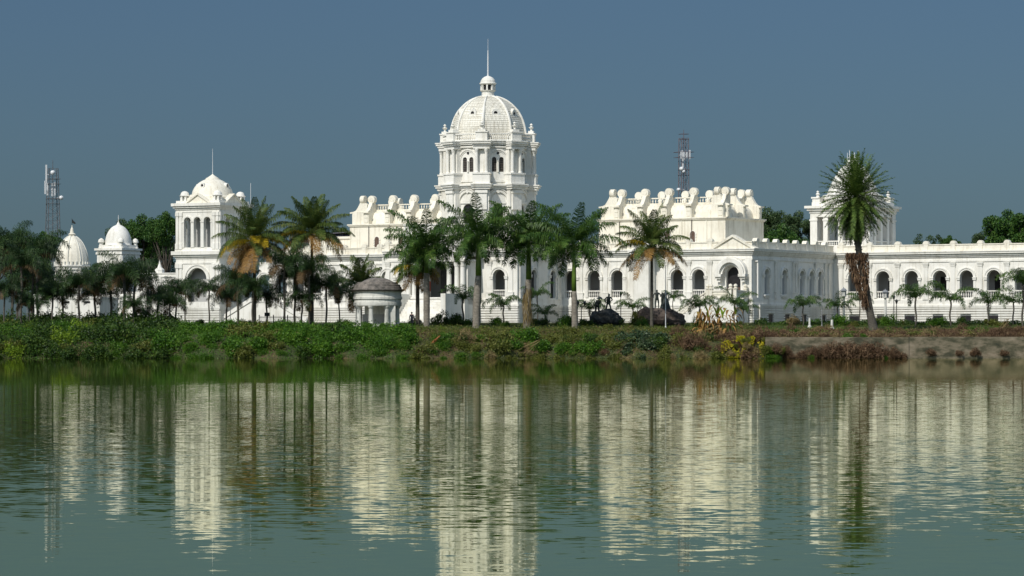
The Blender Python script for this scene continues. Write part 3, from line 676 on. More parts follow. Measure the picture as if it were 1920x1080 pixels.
# ---------------- rear right belvedere
r0 = -4.2; r1 = 4.35; rb0 = 26.0; rb1 = 34.4; YB = YD(0, rb0)
def zr(py): return ZZ(py, YB)
mb = MB(); zc0, zc1 = zr(406), zr(394)
mb.box(r0, r1, rb0, rb1, 13.4, zr(461)); mb.box(r0, r1, rb0, rb1, zc0, zc0+.5)
mb.box(r0-.1, r1+.1, rb0-.1, rb1+.1, zc0+.5, zc1); mb.box(r0-.35, r1+.35, rb0-.35, rb1+.35, zc1, zc1+.3); mb.box(r0-.6, r1+.6, rb0-.6, rb1+.6, zc1+.3, zr(385)); 
za = zr(385); zat = zr(371)
mb.box(r0+.15, r1-.15, rb0+.15, rb1-.15, za, za+.5)
for a_ in (r0+.2, r1-1.3):
    for b_ in (rb0+.2, rb1-1.3): mb.box(a_, a_+1.1, b_, b_+1.1, za+.5, zat); mb.box(a_-.12, a_+1.22, b_-.12, b_+1.22, zat, zat+.2)
BT = pb(mb, 'belvedere', 'white')
for a_ in (r0+.75, r1-.75):
    for b_ in (rb0+.75, rb1-.75):
        m = MB(); m.lathe(a_, b_, [(.28, zat+.2), (.14, zat+.35), (.3, zat+.6), (.12, zat+.75), (.2, zat+.9), (.02, zat+1.05)], 10); pb(m, 'urn', 'white', BT)
posts = [(r0+.5, rb0+.5, .5), (r1-.5, rb0+.5, .5), (r0+.5, rb1-.5, .5), (r1-.5, rb1-.5, .5)]
for k in (1, 2, 3): posts.append((r0+(r1-r0)*k/4, rb0+.45, .32)); posts.append((r1-.45, rb0+(rb1-rb0)*k/4, .32)); posts.append((r0+(r1-r0)*k/4, rb1-.45, .32)); posts.append((r0+.45, rb0+(rb1-rb0)*k/4, .32))
for a_, b_, h in posts:
    m = MB(); m.box(a_-h, a_+h, b_-h, b_+h, zr(461), zc0); m.box(a_-h-.08, a_+h+.08, b_-h-.08, b_+h+.08, zc0-.5, zc0-.3); pb(m, 'pier', 'white', BT)
m = MB(wall_T('front', rb0)); balustrade(m, r0+1, r1-1, zr(461), zr(451), .2, .45, .3); m.T = wall_T('side', r1); balustrade(m, rb0+1, rb1-1, zr(461), zr(451), .2, .45, .3); pb(m, 'balustrade', 'white', BT)
m = MB(); m.box(r0+3.2, r1-1.2, rb0+3.5, rb1-1.2, zr(461), zc0); pb(m, 'inner_core', 'inner', BT)
mb = MB(); prof = [(4.1, za+.5), (4.1, zr(366)), (3.95, zr(364))]; zt3 = zr(302)
for k in range(15): t = k/15; prof.append((3.5*(1-t)**.45, zr(364)+(zt3-zr(364))*t))
prof += [(.8, zt3+.0), (.7, zt3+.3), (.1, zt3+.45)]
mb.lathe((r0+r1)/2, (rb0+rb1)/2, prof, 24); pb(mb, 'dome', 'white', BT, True)
mb = MB()
for k in range(7): ph = 2*PI*k/7; x_, y_ = (r0+r1)/2+.75*math.cos(ph), (rb0+rb1)/2+.75*math.sin(ph); mb.lathe(x_, y_, [(.035, zt3), (.03, zt3+1.3+.3*(k % 2))], 5)
mb.lathe((r0+r1)/2, (rb0+rb1)/2, [(.78, zt3+.6), (.8, zt3+.66)], 14); pb(mb, 'rooftop_railing', 'antenna', BT)
# ================================================================== NEIGHBOURING BUILDINGS
def place(px, Y, rz=-TH): return (XX(px, Y), Y, 4.1)
def ztop(py, Y): return ZZ(py, Y)-4.1
def side_building(px_corner, Y): pass
# square domed pavilion
Yp = 520.0
pv = thing('domed_pavilion', 'small square white pavilion with smooth dome and four corner turrets, left of the tall tower', 'pavilion', place(228, Yp), -TH)
w = 4.5; zt = ztop(465, Yp); zdb = ztop(461, Yp)
m = MB(); m.box(-w, 0, 0, w, -1, zt-.9); m.box(-w-.15, .15, -.15, w+.15, zt-.9, zt-.6); m.box(-w-.05, .05, -.05, w+.05, zt-.6, zt-.3); m.box(-w-.3, .3, -.3, w+.3, zt-.3, zt); m.box(-w+.2, -.2, .2, w-.2, zt, zt+.5)
m.T = wall_T('front', 0); arch_ring(m, -w/2, zt-3.2, .95, 1.2, 0, -.1)
for s in (-w+.25, -w+.8, -.8, -.25): m.box(s-.18, s+.18, -.1, 0, 0, zt-1.1)
m.T = wall_T('side', 0)
for s in (w-.25, w-.8, .8, .25): m.box(s-.18, s+.18, -.1, 0, 0, zt-1.1)
arch_ring(m, w/2, zt-3.2, .95, 1.2, 0, -.1)
m.build('walls', 'white', pv)
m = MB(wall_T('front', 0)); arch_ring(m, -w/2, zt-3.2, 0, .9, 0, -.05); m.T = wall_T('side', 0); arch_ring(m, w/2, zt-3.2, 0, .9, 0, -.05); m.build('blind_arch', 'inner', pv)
rd = 2.0; prof = [(rd+.1, zt+.4), (rd+.1, zt+.55)]+[(rd*math.cos(k/12*R(76)), zt+.55+(ztop(422, Yp)-zt-.5)/math.sin(R(76))*math.sin(k/12*R(76))) for k in range(13)]+[(.3, ztop(420, Yp)), (.08, ztop(415, Yp)), (.03, ztop(412, Yp)), (.02, ztop(402, Yp))]
m = MB(); m.lathe(-w/2, w/2, prof, 24); m.build('dome', 'white', pv, True)
for a_, b_ in ((-w+.45, .45), (-.45, .45), (-.45, w-.45), (-w+.45, w-.45)):
    m = MB(); m.lathe(a_, b_, [(.42, zt), (.42, zt+.2), (.3, zt+.25), (.3, zt+.85), (.5, zt+.9), (.48, zt+1.05), (.4, zt+1.3), (.2, zt+1.45), (.02, zt+1.55)], 12); m.build('turret', 'white', pv)
# ribbed temple dome
Yq = 505.0
tp = thing('temple', 'round white temple with ribbed dome, pointed finial and a dark pennant, far left', 'temple', place(135, Yq), -TH)
zt = ztop(497, Yq); r = 2.45
m = MB(); m.lathe(0, 0, [(r-.1, -1), (r-.1, zt-.8), (r+.05, zt-.7), (r+.05, zt-.4), (r+.25, zt-.2), (r+.25, zt)], 8, R(22.5)); 
for k in range(8): ph = R(22.5+45*k); m.lathe((r-.1)*math.cos(ph), (r-.1)*math.sin(ph), [(.22, -1), (.22, zt-.7)], 8)
m.build('walls', 'white', tp)
m = MB(); zd = ztop(441, Yq); m.lathe(0, 0, [(r*.98*math.cos(k/12*R(80))**1.1, zt+(zd-zt)*math.sin(k/12*R(80))) for k in range(13)]+[(.45, zd), (.55, zd+.15), (.3, zd+.3), (.2, zd+.9), (.08, zd+1.1), (.02, zd+1.5)], 16, R(11.25)); m.build('dome', 'cream', tp)
m = MB()
for k in range(8):
    ph = R(22.5+45*k); m.tube([((r*.98*math.cos(j/10*R(80))**1.1+.03)*math.cos(ph), (r*.98*math.cos(j/10*R(80))**1.1+.03)*math.sin(ph), zt+(zd-zt)*math.sin(j/10*R(80))) for j in range(11)], .07, 5)
for k in range(28):
    ph = 2*PI*k/28; m.box(r*1.0*math.cos(ph)-.1, r*1.0*math.cos(ph)+.1, r*math.sin(ph)-.1, r*math.sin(ph)+.1, zt, zt+.45)
m.build('dome_rib', 'old', tp)
m = MB(); m.lathe(0, 0, [(.03, zd+1.4), (.03, zd+2.4)], 5); m.prism([(.02, zd+2.3), (.7, zd+1.7), (.45, zd+1.6), (.02, zd+1.75)], lambda u, w_, t: (u, t, w_), -.02, .02); m.build('pennant', 'iron', tp)
def low_house(px0, px1, py, Y, label, name='outbuilding', depth=8, spire=None, lines=True):
    x0, x1 = XX(px0, Y), XX(px1, Y)
    o = thing(name, label, 'building', ((x0+x1)/2, Y, 4.1), R(-12)); w = (x1-x0)/2; h = ztop(py, Y)
    m = MB(); m.box(-w, w, 0, depth, -1, h-.6); m.box(-w-.12, w+.12, -.12, depth+.12, h-.6, h-.4); m.box(-w, w, 0, .3, h-.4, h-.1); m.box(-w-.1, w+.1, -.1, .4, h-.1, h+.05)
    if lines:
        for k in range(7): m.box(-w-.06, w+.06, -.06, 0, -.1+.36*k, .2+.36*k)
        m.box(-w-.15, w+.15, -.15, 0, 2.35, 2.6)
    n = max(2, int(w*2/2.6))
    for k in range(n+1): s = -w+.3+(2*w-.6)*k/n; m.box(s-.2, s+.2, -.12, 0, 2.6, h-.6)
    m.build('walls', 'white', o)
    for k in range(n):
        s = -w+.3+(2*w-.6)*(k+.5)/n; m = MB(); m.box(s-.4, s+.4, -.05, 0, 3.4, min(h-1.2, 5.6)); m.build('window', 'dark', o)
    if spire:
        m = MB(); sx = XX(spire, Y)-(x0+x1)/2; m.lathe(sx, .8, [(.7, h), (.7, h+.5), (.35, h+.8), (.15, h+1.3), (.03, h+1.9)], 8); m.build('spire', 'white', o)
    return o
low_house(254, 345, 512, 498, 'low white wing with a flat parapet and small spire, just left of the tall tower', spire=296)
low_house(60, 190, 552, 484, 'low white garden building under the temple dome, glimpsed between dark palm trunks', lines=False)
low_house(185, 262, 548, 500, 'low white block glimpsed through palm fronds below the square pavilion', lines=False)
# grey sheet-roofed hall behind left front of palace
Ys = 505.0
sh = thing('shed', 'grey metal-clad hall with a dark blue panel showing over the left parapet', 'building', (XX(628, Ys), Ys, 4.1), R(-20))
m = MB(); m.box(-5, 6, 0, 9, 0, ztop(440, Ys)); m.prism([(-5.4, ztop(443, Ys)), (6.4, ztop(433, Ys)), (6.4, ztop(431, Ys)), (-5.4, ztop(441, Ys))], lambda u, w_, t: (u, t, w_), -.5, 9.4); m.build('walls', 'shed', sh)
m = MB(); m.box(1.3, 3.6, -.12, -.02, 9, ztop(440, Ys)); m.build('panel', 'cloth_dark', sh)
# ------------------------------------------------------------------ garden rotunda
Yg = 402.0; gx = XX(708, Yg); g0 = gz(gx, Yg)
rt = thing('rotunda', 'weathered round stone rotunda with blackened stepped dome roof and ring of columns by the lake', 'rotunda', (gx, Yg, g0))
def zg(py): return ZZ(py, Yg)-g0
r = 2.72
m = MB(); m.lathe(0, 0, [(r, zg(574)), (r+.05, zg(572)), (r+.05, zg(567)), (r-.03, zg(566.5)), (r-.03, zg(562)), (r+.1, zg(561)), (r+.1, zg(557)), (r-.0, zg(556)), (r, zg(549)), (r+.15, zg(547))], 40); m.build('entablature', 'old', rt)
m = MB(); m.lathe(0, 0, [(r+.15, zg(547)), (r+.3, zg(545.5)), (r+.42, zg(544)), (r+.42, zg(542.6)), (r+.05, zg(542)), (r, zg(538)), (r-.1, zg(537.5)), (r-.12, zg(534)), (r-.35, zg(533)), (r-.4, zg(529.5)), (r-.9, zg(528.8)), (r-1.3, zg(525)), (r-1.8, zg(522)), (.5, zg(520.6)), (.01, zg(520.4))], 40); m.build('dome', 'roofstone', rt)
m = MB(); m.lathe(0, 0, [(r+.3, -1), (r+.3, .1), (r+.1, .12), (r+.1, .3)], 32); m.build('floor', 'old', rt)
for k in range(8):
    ph = R(-90+22.5+45*k+6); x, y = (r-.35)*math.cos(ph), (r-.35)*math.sin(ph)
    m = MB(); m.lathe(x, y, [(.36, .3), (.36, .42), (.28, .5), (.24, zg(579)), (.3, zg(578)), (.38, zg(575.5)), (.4, zg(574))], 14); m.build('column', 'old', rt)
m = MB(); m.box(1.35, 2.1, -1.9, 1.9, .3, zg(574)); m.build('side_wall', 'old', rt)
m = MB(); m.box(-1.75, 1.3, .55, .9, .3, zg(574)-.9); m.build('back_screen', 'inner', rt)
m = MB(); m.box(-1.5, 1.3, .4, 1.1, zg(574)-.9, zg(574)); m.build('lintel', 'old', rt)
# ================================================================== GROUND AND WATER
def axis(stops):
    out = []
    for a0, a1, st in stops:
        n = int(round((a1-a0)/st)); out += [a0+(a1-a0)*k/n for k in range(n)]
    return out+[stops[-1][1]]
xs = axis([(-2600, -300, 230), (-300, -80, 20), (-80, 80, 1.0), (80, 300, 20), (300, 2600, 230)])
ys = axis([(-300, 340, 80), (340, 366, 2), (366, 392, .5), (392, 430, 2), (430, 560, 10), (560, 5000, 370)])
mb = MB(); nx = len(xs)
for y in ys:
    for x in xs: mb.v.append((x, y, gz(x, y)))
for j in range(len(ys)-1):
    for i in range(nx-1): mb.f.append((j*nx+i, j*nx+i+1, (j+1)*nx+i+1, (j+1)*nx+i))
g = mb.build('ground', 'earth', smooth=True); g['kind'] = 'structure'
# water: clear reflection over green lake water, ruffled by small wavelets
m_, nt, b = newmat('lake_water'); L = nt.links.new
geo = N(nt, 'ShaderNodeNewGeometry')
def wave(scale, sx, sy, det=2.0, seed=0):
    mp = N(nt, 'ShaderNodeMapping'); mp.inputs['Scale'].default_value = (sx, sy, 1); mp.inputs['Location'].default_value = (seed, seed*1.7, 0)
    L(geo.outputs['Position'], mp.inputs[0])
    n = N(nt, 'ShaderNodeTexNoise'); n.inputs['Scale'].default_value = scale; n.inputs['Detail'].default_value = det; n.inputs['Roughness'].default_value = .55
    L(mp.outputs[0], n.inputs['Vector'])
    v = N(nt, 'ShaderNodeVectorMath', operation='SUBTRACT'); L(n.outputs['Color'], v.inputs[0]); v.inputs[1].default_value = (.5, .5, .5)
    return v.outputs[0]
def vscale(v, k):
    s = N(nt, 'ShaderNodeVectorMath', operation='MULTIPLY'); L(v, s.inputs[0]); s.inputs[1].default_value = k; return s.outputs[0]
def vadd(a, b_):
    s = N(nt, 'ShaderNodeVectorMath', operation='ADD'); L(a, s.inputs[0]); L(b_, s.inputs[1]); return s.outputs[0]
WK = .9
fine = vscale(wave(1.0, 4.6, 6.5, 3.0), (.012*WK, .040*WK, 0))
swell = vscale(wave(1.0, .5, 1.3, 2.0, 11), (.001*WK, .004*WK, 0))
# calm and ruffled patches, calmer towards the near shore
pn = N(nt, 'ShaderNodeTexNoise'); pn.inputs['Scale'].default_value = 1; pn.inputs['Detail'].default_value = 3
pm = N(nt, 'ShaderNodeMapping'); pm.inputs['Scale'].default_value = (.09, .035, 1); L(geo.outputs['Position'], pm.inputs[0]); L(pm.outputs[0], pn.inputs['Vector'])
pr = N(nt, 'ShaderNodeMapRange'); L(pn.outputs['Fac'], pr.inputs[0]); pr.inputs[1].default_value = .35; pr.inputs[2].default_value = .65; pr.inputs[3].default_value = .35; pr.inputs[4].default_value = 1.2
sx = N(nt, 'ShaderNodeSeparateXYZ'); L(geo.outputs['Position'], sx.inputs[0])
ny = N(nt, 'ShaderNodeMapRange'); L(sx.outputs['Y'], ny.inputs[0]); ny.inputs[1].default_value = 0; ny.inputs[2].default_value = 200
nr = ramp(nt, [(.085, (.5,)*3), (.13, (1.4,)*3), (.2, (1.9,)*3), (.33, (1.6,)*3), (.5, (.8,)*3), (.8, (.2,)*3)]); L(ny.outputs[0], nr.inputs[0])
near = N(nt, 'ShaderNodeMath', operation='MULTIPLY'); L(nr.outputs[0], near.inputs[0]); near.inputs[1].default_value = 1.5
mu = N(nt, 'ShaderNodeMath', operation='MULTIPLY'); L(pr.outputs[0], mu.inputs[0]); L(near.outputs[0], mu.inputs[1])
tot = N(nt, 'ShaderNodeVectorMath', operation='SCALE'); L(vadd(fine, swell), tot.inputs[0]); L(mu.outputs[0], tot.inputs['Scale'])
up = N(nt, 'ShaderNodeVectorMath', operation='ADD'); L(tot.outputs[0], up.inputs[0]); up.inputs[1].default_value = (0, 0, 1)
nz = N(nt, 'ShaderNodeVectorMath', operation='NORMALIZE'); L(up.outputs[0], nz.inputs[0])
fr = N(nt, 'ShaderNodeFresnel'); fr.inputs['IOR'].default_value = 1.333; L(nz.outputs[0], fr.inputs['Normal'])
gl = N(nt, 'ShaderNodeBsdfGlossy'); gl.inputs['Color'].default_value = (.92, .92, .76, 1); gl.inputs['Roughness'].default_value = .02; L(nz.outputs[0], gl.inputs['Normal'])
df = N(nt, 'ShaderNodeBsdfDiffuse'); df.inputs['Color'].default_value = (.062, .095, .022, 1)
ms = N(nt, 'ShaderNodeMixShader'); L(fr.outputs[0], ms.inputs[0]); L(df.outputs[0], ms.inputs[1]); L(gl.outputs[0], ms.inputs[2]); L(ms.outputs[0], nt.nodes['Material Output'].inputs[0])
nt.nodes.remove(b)
mb = MB(); mb.face([(-500, -250, 0), (500, -250, 0), (500, 376, 0), (-500, 376, 0)]); wtr = mb.build('water', m_); wtr['kind'] = 'structure'
# ================================================================== PALMS
def frond(mb, o, az, el, Lr, bend, nl=60, ll=.8, w=.04, plum=.2, hang=.5, rr=.04, pw=1.5, fwd=.6, t0=.1, rg=rnd):
    seg = 14; p = Vector(o); pts = []; dirs = []
    for i in range(seg+1):
        t = i/seg; e = el-bend*t**pw
        d = Vector((math.cos(e)*math.cos(az), math.cos(e)*math.sin(az), math.sin(e)))
        pts.append(p.copy()); dirs.append(d); p = p+d*(Lr/seg)
    mb.tube(pts, [rr*(1-.8*k/seg) for k in range(seg+1)], 3, False)
    side0 = Vector((-math.sin(az), math.cos(az), 0))
    for j in range(nl):
        t = t0+(1-t0)*(j+rg.random()*.6)/nl; f = min(seg-1e-4, t*seg); i = int(f); u = f-i
        q = pts[i].lerp(pts[i+1], u); T = dirs[i].lerp(dirs[i+1], u).normalized()
        upl = side0.cross(T); upl.normalize()
        if upl.z < 0 and T.z > -.9: upl = -upl
        ln = ll*(math.sin(PI*(.14+.80*t))**.7)*rg.uniform(.85, 1.12)
        for sg in (-1, 1):
            la = rg.uniform(-plum, plum)
            d = (side0*sg*math.cos(la)+upl*math.sin(la)+T*fwd*(.6+.8*t)).normalized()
            mid = q+d*ln*.5
            d2 = (d+Vector((0, 0, -hang*rg.uniform(.6, 1.4)))).normalized()
            tip = mid+d2*ln*.5
            wv = T*w
            a = [mb.p(x) for x in (q-wv*.6, q+wv*.6, mid+wv, mid-wv, tip)]
            mb.f.append([a[0], a[1], a[2], a[3]]); mb.f.append([a[3], a[2], a[4]])
def trunk_mesh(pts, rads, mat, parent, n=10, name='trunk'):
    m = MB(); m.tube(pts, rads, n, True); return m.build(name, mat, parent, True)
def royal(px, Y, py_shaft0, py_shaft1, label, seed, lean=0, nf=19, Lr=4.7, r=.36):
    rg = random.Random(seed); x = XX(px, Y); z0 = gz(x, Y)
    o = thing('royal_palm', label, 'palm tree', (x, Y, z0), 0, 'royal palms on the lake bank')
    h0 = ZZ(py_shaft0, Y)-z0; h1 = ZZ(py_shaft1, Y)-z0
    pts = [(lean*t*t, 0, -.4+(h0+.4)*t) for t in [k/14 for k in range(15)]]
    rads = [r*(1.25 if k == 0 else 1.08 if k == 1 else 1.0+.12*math.sin(k/14*PI*1.1)-.004*k)*(1.0 if k < 13 else .93)+(.012 if k % 2 else 0) for k in range(15)]
    trunk_mesh(pts, rads, 'trunk_royal', o, 14)
    m = MB(); m.tube([(lean, 0, h0), (lean, 0, h0+.3*(h1-h0)), (lean, 0, h0+.7*(h1-h0)), (lean, 0, h1)], [r*.86, r*.8, r*.6, r*.42], 12); m.build('crownshaft', 'shaft', o, True)
    m = MB()
    for k in range(nf):
        u = k/(nf-1); az = k*2.39996+rg.uniform(-.25, .25)
        el = R(68-86*u)+rg.uniform(-.08, .08)
        frond(m, (lean, 0, h1-.25*u), az, el, Lr*rg.uniform(.9, 1.1)*(.8+.3*math.sin(PI*min(1, u+.3)))*(.6 if k < 2 else 1), R(34+66*u), 84, .6 if k < 2 else 1.35, .042, .7, 2.3, .06, 1.6, .45, .12, rg)
    m.build('crown', 'royal', o)
    return o
royal(800, 398, 512, 464, 'leftmost royal palm, tall grey trunk just right of the rotunda, ragged crown', 1, .0, 29, 5.6, .33)
royal(893, 394, 517, 444, 'royal palm with bright green shaft in front of the shaded portico corner', 2, .25, 28, 5.4, .39)
rp3 = royal(988, 396, 524, 446, 'royal palm whose crown rises to the tower, fibrous roots clinging to its trunk', 3, .2, 29, 5.5, .38)
royal(1078, 392, 546, 457, 'rightmost royal palm with a wide feathery crown beside the arcade', 4, -.1, 28, 5.9, .32)
m = MB(); rg = random.Random(5)
for k in range(260):      # fibres and aerial roots hanging on the trunk
    ph = rg.uniform(0, 2*PI); h = rg.uniform(1.0, 4.6); r_ = .46+.1*rg.random(); x, y = r_*math.cos(ph)+.05, r_*math.sin(ph); l = rg.uniform(.4, 1.3)
    t = Vector((-math.sin(ph), math.cos(ph), 0))*.04
    a = Vector((x, y, h)); c = a+Vector((rg.uniform(-.2, .2), rg.uniform(-.2, .2), -l)); m.face([a-t, a+t, c+t*.4, c-t*.4])
m.build('climbing_roots', 'drypale', rp3)
def coconut(px, Y, py_c, label, seed, lean=0, nf=20, Lr=4.2, r=.2, ydead=4, yyel=3, group=None, top=1.0, base_px=None):
    rg = random.Random(seed); x = XX(px if base_px is None else base_px, Y); z0 = gz(x, Y); lean = XX(px, Y)-x if base_px else lean
    o = thing('coconut_palm', label, 'palm tree', (x, Y, z0), 0, group)
    h = ZZ(py_c, Y)-z0
    trunk_mesh([(lean*t**1.6, .1*math.sin(t*5), -.4+(h+.3)*t) for t in [k/12 for k in range(13)]], [r*1.5]+[r*(1.15-.35*k/12) for k in range(1, 13)], 'trunk_dark', o)
    m = MB()
    for k in range(nf):
        u = k/(nf-1); az = k*2.39996+rg.uniform(-.2, .2)
        frond(m, (lean, 0, h), az, R(86-90*u), Lr*rg.uniform(.88, 1.08)*top, R(28+62*u), 64, 1.35, .038, .25, 2.4, .05, 1.5, .5, .16, rg)
    m.build('crown', 'coco', o)
    sides = [PI+.25, -.3, PI-.9, .6, -PI/2, PI+.9, -1.0]
    for k in range(yyel):
        m = MB(); frond(m, (lean, -.1, h-.1), sides[k % 7]+rg.uniform(-.2, .2), R(rg.uniform(0, 35)), Lr*.95, R(rg.uniform(65, 105)), 60, 1.25, .034, .2, 1.6, .05, 1.3, .4, .16, rg); m.build('yellow_frond', 'cocoyel', o)
    for k in range(ydead):
        m = MB(); frond(m, (lean, -.05, h-.2), sides[(k+2) % 7]+rg.uniform(-.3, .3), R(rg.uniform(-35, 5)), Lr*1.0, R(rg.uniform(45, 70)), 60, 1.25, .034, .3, 1.8, .05, 1.3, .4, .14, rg); m.build('dead_frond', 'cocodead', o)
    m = MB()
    for k in range(7): ph = 2*PI*k/7; m.lathe(lean+.3*math.cos(ph), .3*math.sin(ph), [(.02, h-.62), (.12, h-.52), (.14, h-.42), (.1, h-.32), (.02, h-.28)], 8)
    m.build('coconuts', 'shaft', o)
    return o
coconut(477, 400, 452, 'coconut palm with drooping yellow and rust fronds in front of the tall tower', 21, 0, 28, 5.2, .19, 11, 7)
coconut(585, 402, 437, 'dark coconut palm with two yellow fronds, right of the rusty one', 22, 0, 31, 4.9, .19, 7, 4)
coconut(1222, 394, 462, 'coconut palm with brown hanging fronds on a thin grey trunk by the statue', 23, 0, 24, 4.7, .17, 7, 1)
coconut(676, 412, 535, 'young coconut palm with spiky upright fronds just behind the rotunda', 24, 0, 16, 3.6, .18, 4, 0)
coconut(783, 402, 500, 'brownish coconut palm half hidden behind the leftmost royal palm', 25, 0, 13, 3.4, .22, 6, 2)
# date palm
def date_palm():
    rg = random.Random(40); Y = 384.0; xb = XX(1638, Y); z0 = gz(xb, Y)
    o = thing('date_palm', 'leaning date palm with a dense grey-green crown and a brown vine skirt on its trunk', 'palm tree', (xb, Y, z0))
    P = lambda px, py: (XX(px, Y)-xb, 0, ZZ(py, Y)-z0)
    pts = [P(1639, 628), P(1637, 612), P(1632, 590), P(1627, 560), P(1622, 530), P(1615, 500), P(1610, 470), P(1606, 440), P(1605, 410), P(1605, 378)]
    m = MB(); m.tube(pts, [.62, .5, .42, .38, .36, .33, .34, .33, .33, .25], 12)
    for k in range(240):
        t = rg.random()*(len(pts)-2); i = int(t); q = Vector(pts[i]).lerp(Vector(pts[i+1]), t-i); ph = rg.uniform(0, 2*PI); r_ = .36
        x, y, z = q.x+r_*math.cos(ph), r_*math.sin(ph), q.z; m.box(x-.06, x+.06, y-.06, y+.06, z-.08, z+.1)
    m.build('trunk', 'trunk_dark', o)
    m = MB(); n = 185; base = Vector(P(1605, 372))
    for k in range(n):
        u = k/(n-1); az = k*2.39996+rg.uniform(-.2, .2)
        el = R(90-170*u**.82); z = base.z+.9*(.5-u)
        frond(m, (base.x, 0, z), az, el, (4.9-.3*u)*rg.uniform(.86, 1.06), R(8+30*(1-abs(u-.5)*2)), 46, .55, .042, .6, .2, .035, 1.4, .7, .12, rg)
    m.build('crown', 'date', o)
    m = MB()
    for k in range(1700):
        py = 474+98*rg.random()**1.7; cx = 1607+(py-478)*.17
        wd = (23 if py < 500 else max(5, 23-(py-500)*.3))*rg.random()**.5
        q = Vector(P(cx+(-wd if rg.random() < .55 else wd*.9)*rg.random()**.35, py)); q.y = rg.uniform(-1.0, 1.0)*(.6+.4*rg.random()); q.y = -abs(q.y) if rg.random() < .6 else q.y
        l = rg.uniform(.25, .8); d = Vector((rg.uniform(-.25, .25), rg.uniform(-.25, .25), -l)); t = Vector((rg.uniform(-1, 1), rg.uniform(-1, 1), .1)).normalized()*.045
        m.face([q-t, q+t, q+d+t*.5, q+d-t*.5])
    m.build('vine_skirt', 'dry', o)
date_palm()
# weeping garden palms: a few crowns, copied
def weeping(seed, nf, Lr, mat, h, nl=46, bend=(90, 150), tr=.11, ll=.5, el=(80, 35), dead=2):
    rg = random.Random(seed); o = bpy.data.objects.new('garden_palm', None); col.objects.link(o)
    trunk_mesh([(.06*math.sin(k*1.1+seed), .05*math.cos(k), -.4+(h+.4)*k/8) for k in range(9)], [tr*1.3]+[tr]*8, 'trunk_dark', o, 8)
    m = MB()
    for k in range(nf):
        u = k/(nf-1); az = k*2.39996+rg.uniform(-.3, .3)
        frond(m, (0, 0, h-.05), az, R(el[0]-(el[0]-el[1])*u)+rg.uniform(-.1, .1), Lr*rg.uniform(.8, 1.1), R(bend[0]+(bend[1]-bend[0])*u), nl, ll, .026, 1.0, 2.2, .03, 1.2, .5, .1, rg)
    m.build('crown', mat, o)
    for k in range(dead):
        m = MB(); frond(m, (0, 0, h-.1), rg.uniform(0, 6.28), R(30), Lr*.8, R(120), nl, ll*1.1, .03, .4, 2.2, .03, 1.0, .4, .1, rg); m.build('dead_frond', 'grovedead', o)
    return o
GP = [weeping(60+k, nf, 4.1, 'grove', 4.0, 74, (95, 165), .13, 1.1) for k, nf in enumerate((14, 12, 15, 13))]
SP = [weeping(70+k, nf, 2.9, 'areca', 2.6, 54, (95, 150), .08, .62, el=(78, 45), dead=0) for k, nf in enumerate((8, 9, 7))]
GK = [kids(o) for o in GP]; SK = [kids(o) for o in SP]
used = set()
def put_palm(fam, fk, k, px, Y, py_c, crown, base, label, group):
    """crown: the size wanted; base: the prototype's crown radius. The trunk is stretched to the height."""
    o = fam[k]; x = XX(px, Y); z0 = gz(x, Y); hh_ = ZZ(py_c, Y)-z0
    r = o.copy(); col.objects.link(r); r.name = 'garden_palm'
    s = crown/base; H0 = 4.0 if fam is GP else 2.6
    r.location = (x, Y, z0); r.rotation_euler = (0, 0, rnd.uniform(0, 6.28))
    tag(r, label, 'palm tree', group)
    for c in fk[k]:
        d = c.copy(); col.objects.link(d); d.parent = r
        if c.name.startswith('trunk'): d.scale = (s, s, hh_/H0)
        else: d.scale = (s, s, s); d.location = (0, 0, hh_-H0*s)
grove = [(-6, 396, 470, 2.8), (22, 398, 462, 3.0), (40, 392, 500, 2.6), (70, 396, 478, 2.9), (98, 394, 560, 2.1), (118, 398, 545, 2.3), (148, 393, 535, 2.6), (178, 397, 552, 2.4), (208, 395, 530, 2.8), (233, 391, 520, 3.0), (252, 396, 528, 2.7), (296, 398, 560, 2.1), (318, 396, 572, 1.9), (347, 404, 540, 1.6), (392, 402, 545, 1.7), (446, 399, 535, 2.6), (474, 396, 545, 2.3), (533, 398, 500, 2.7), (553, 402, 520, 2.5), (580, 398, 510, 2.7), (612, 401, 540, 2.3), (636, 404, 555, 1.7), (8, 386, 545, 2.0), (55, 388, 570, 1.6), (272, 400, 590, 1.2), (62, 402, 520, 2.4), (250, 388, 575, 1.5), (425, 404, 560, 2.0), (500, 403, 560, 2.0), (566, 399, 565, 2.2), (330, 400, 550, 2.0)]
glab = {13: 'slim weeping palm standing before the big arch of the tall tower', 14: 'slim weeping palm at right edge of the big tower arch', 15: 'dense dark weeping palm at the shaded side of the tall tower', 17: 'dark weeping palm between the two coconut palms'}
for i, (px, Y, py, cr) in enumerate(grove):
    far = px < 330
    put_palm(GP, GK, i % 4, px, Y, py, cr*1.02, 2.7, glab.get(i, 'dark weeping palm of the dense grove at the far left' if far else 'dark weeping palm hanging in front of the left arcade'), None if i in glab else ('palms of the dark left grove' if far else 'weeping palms before the left arcade'))
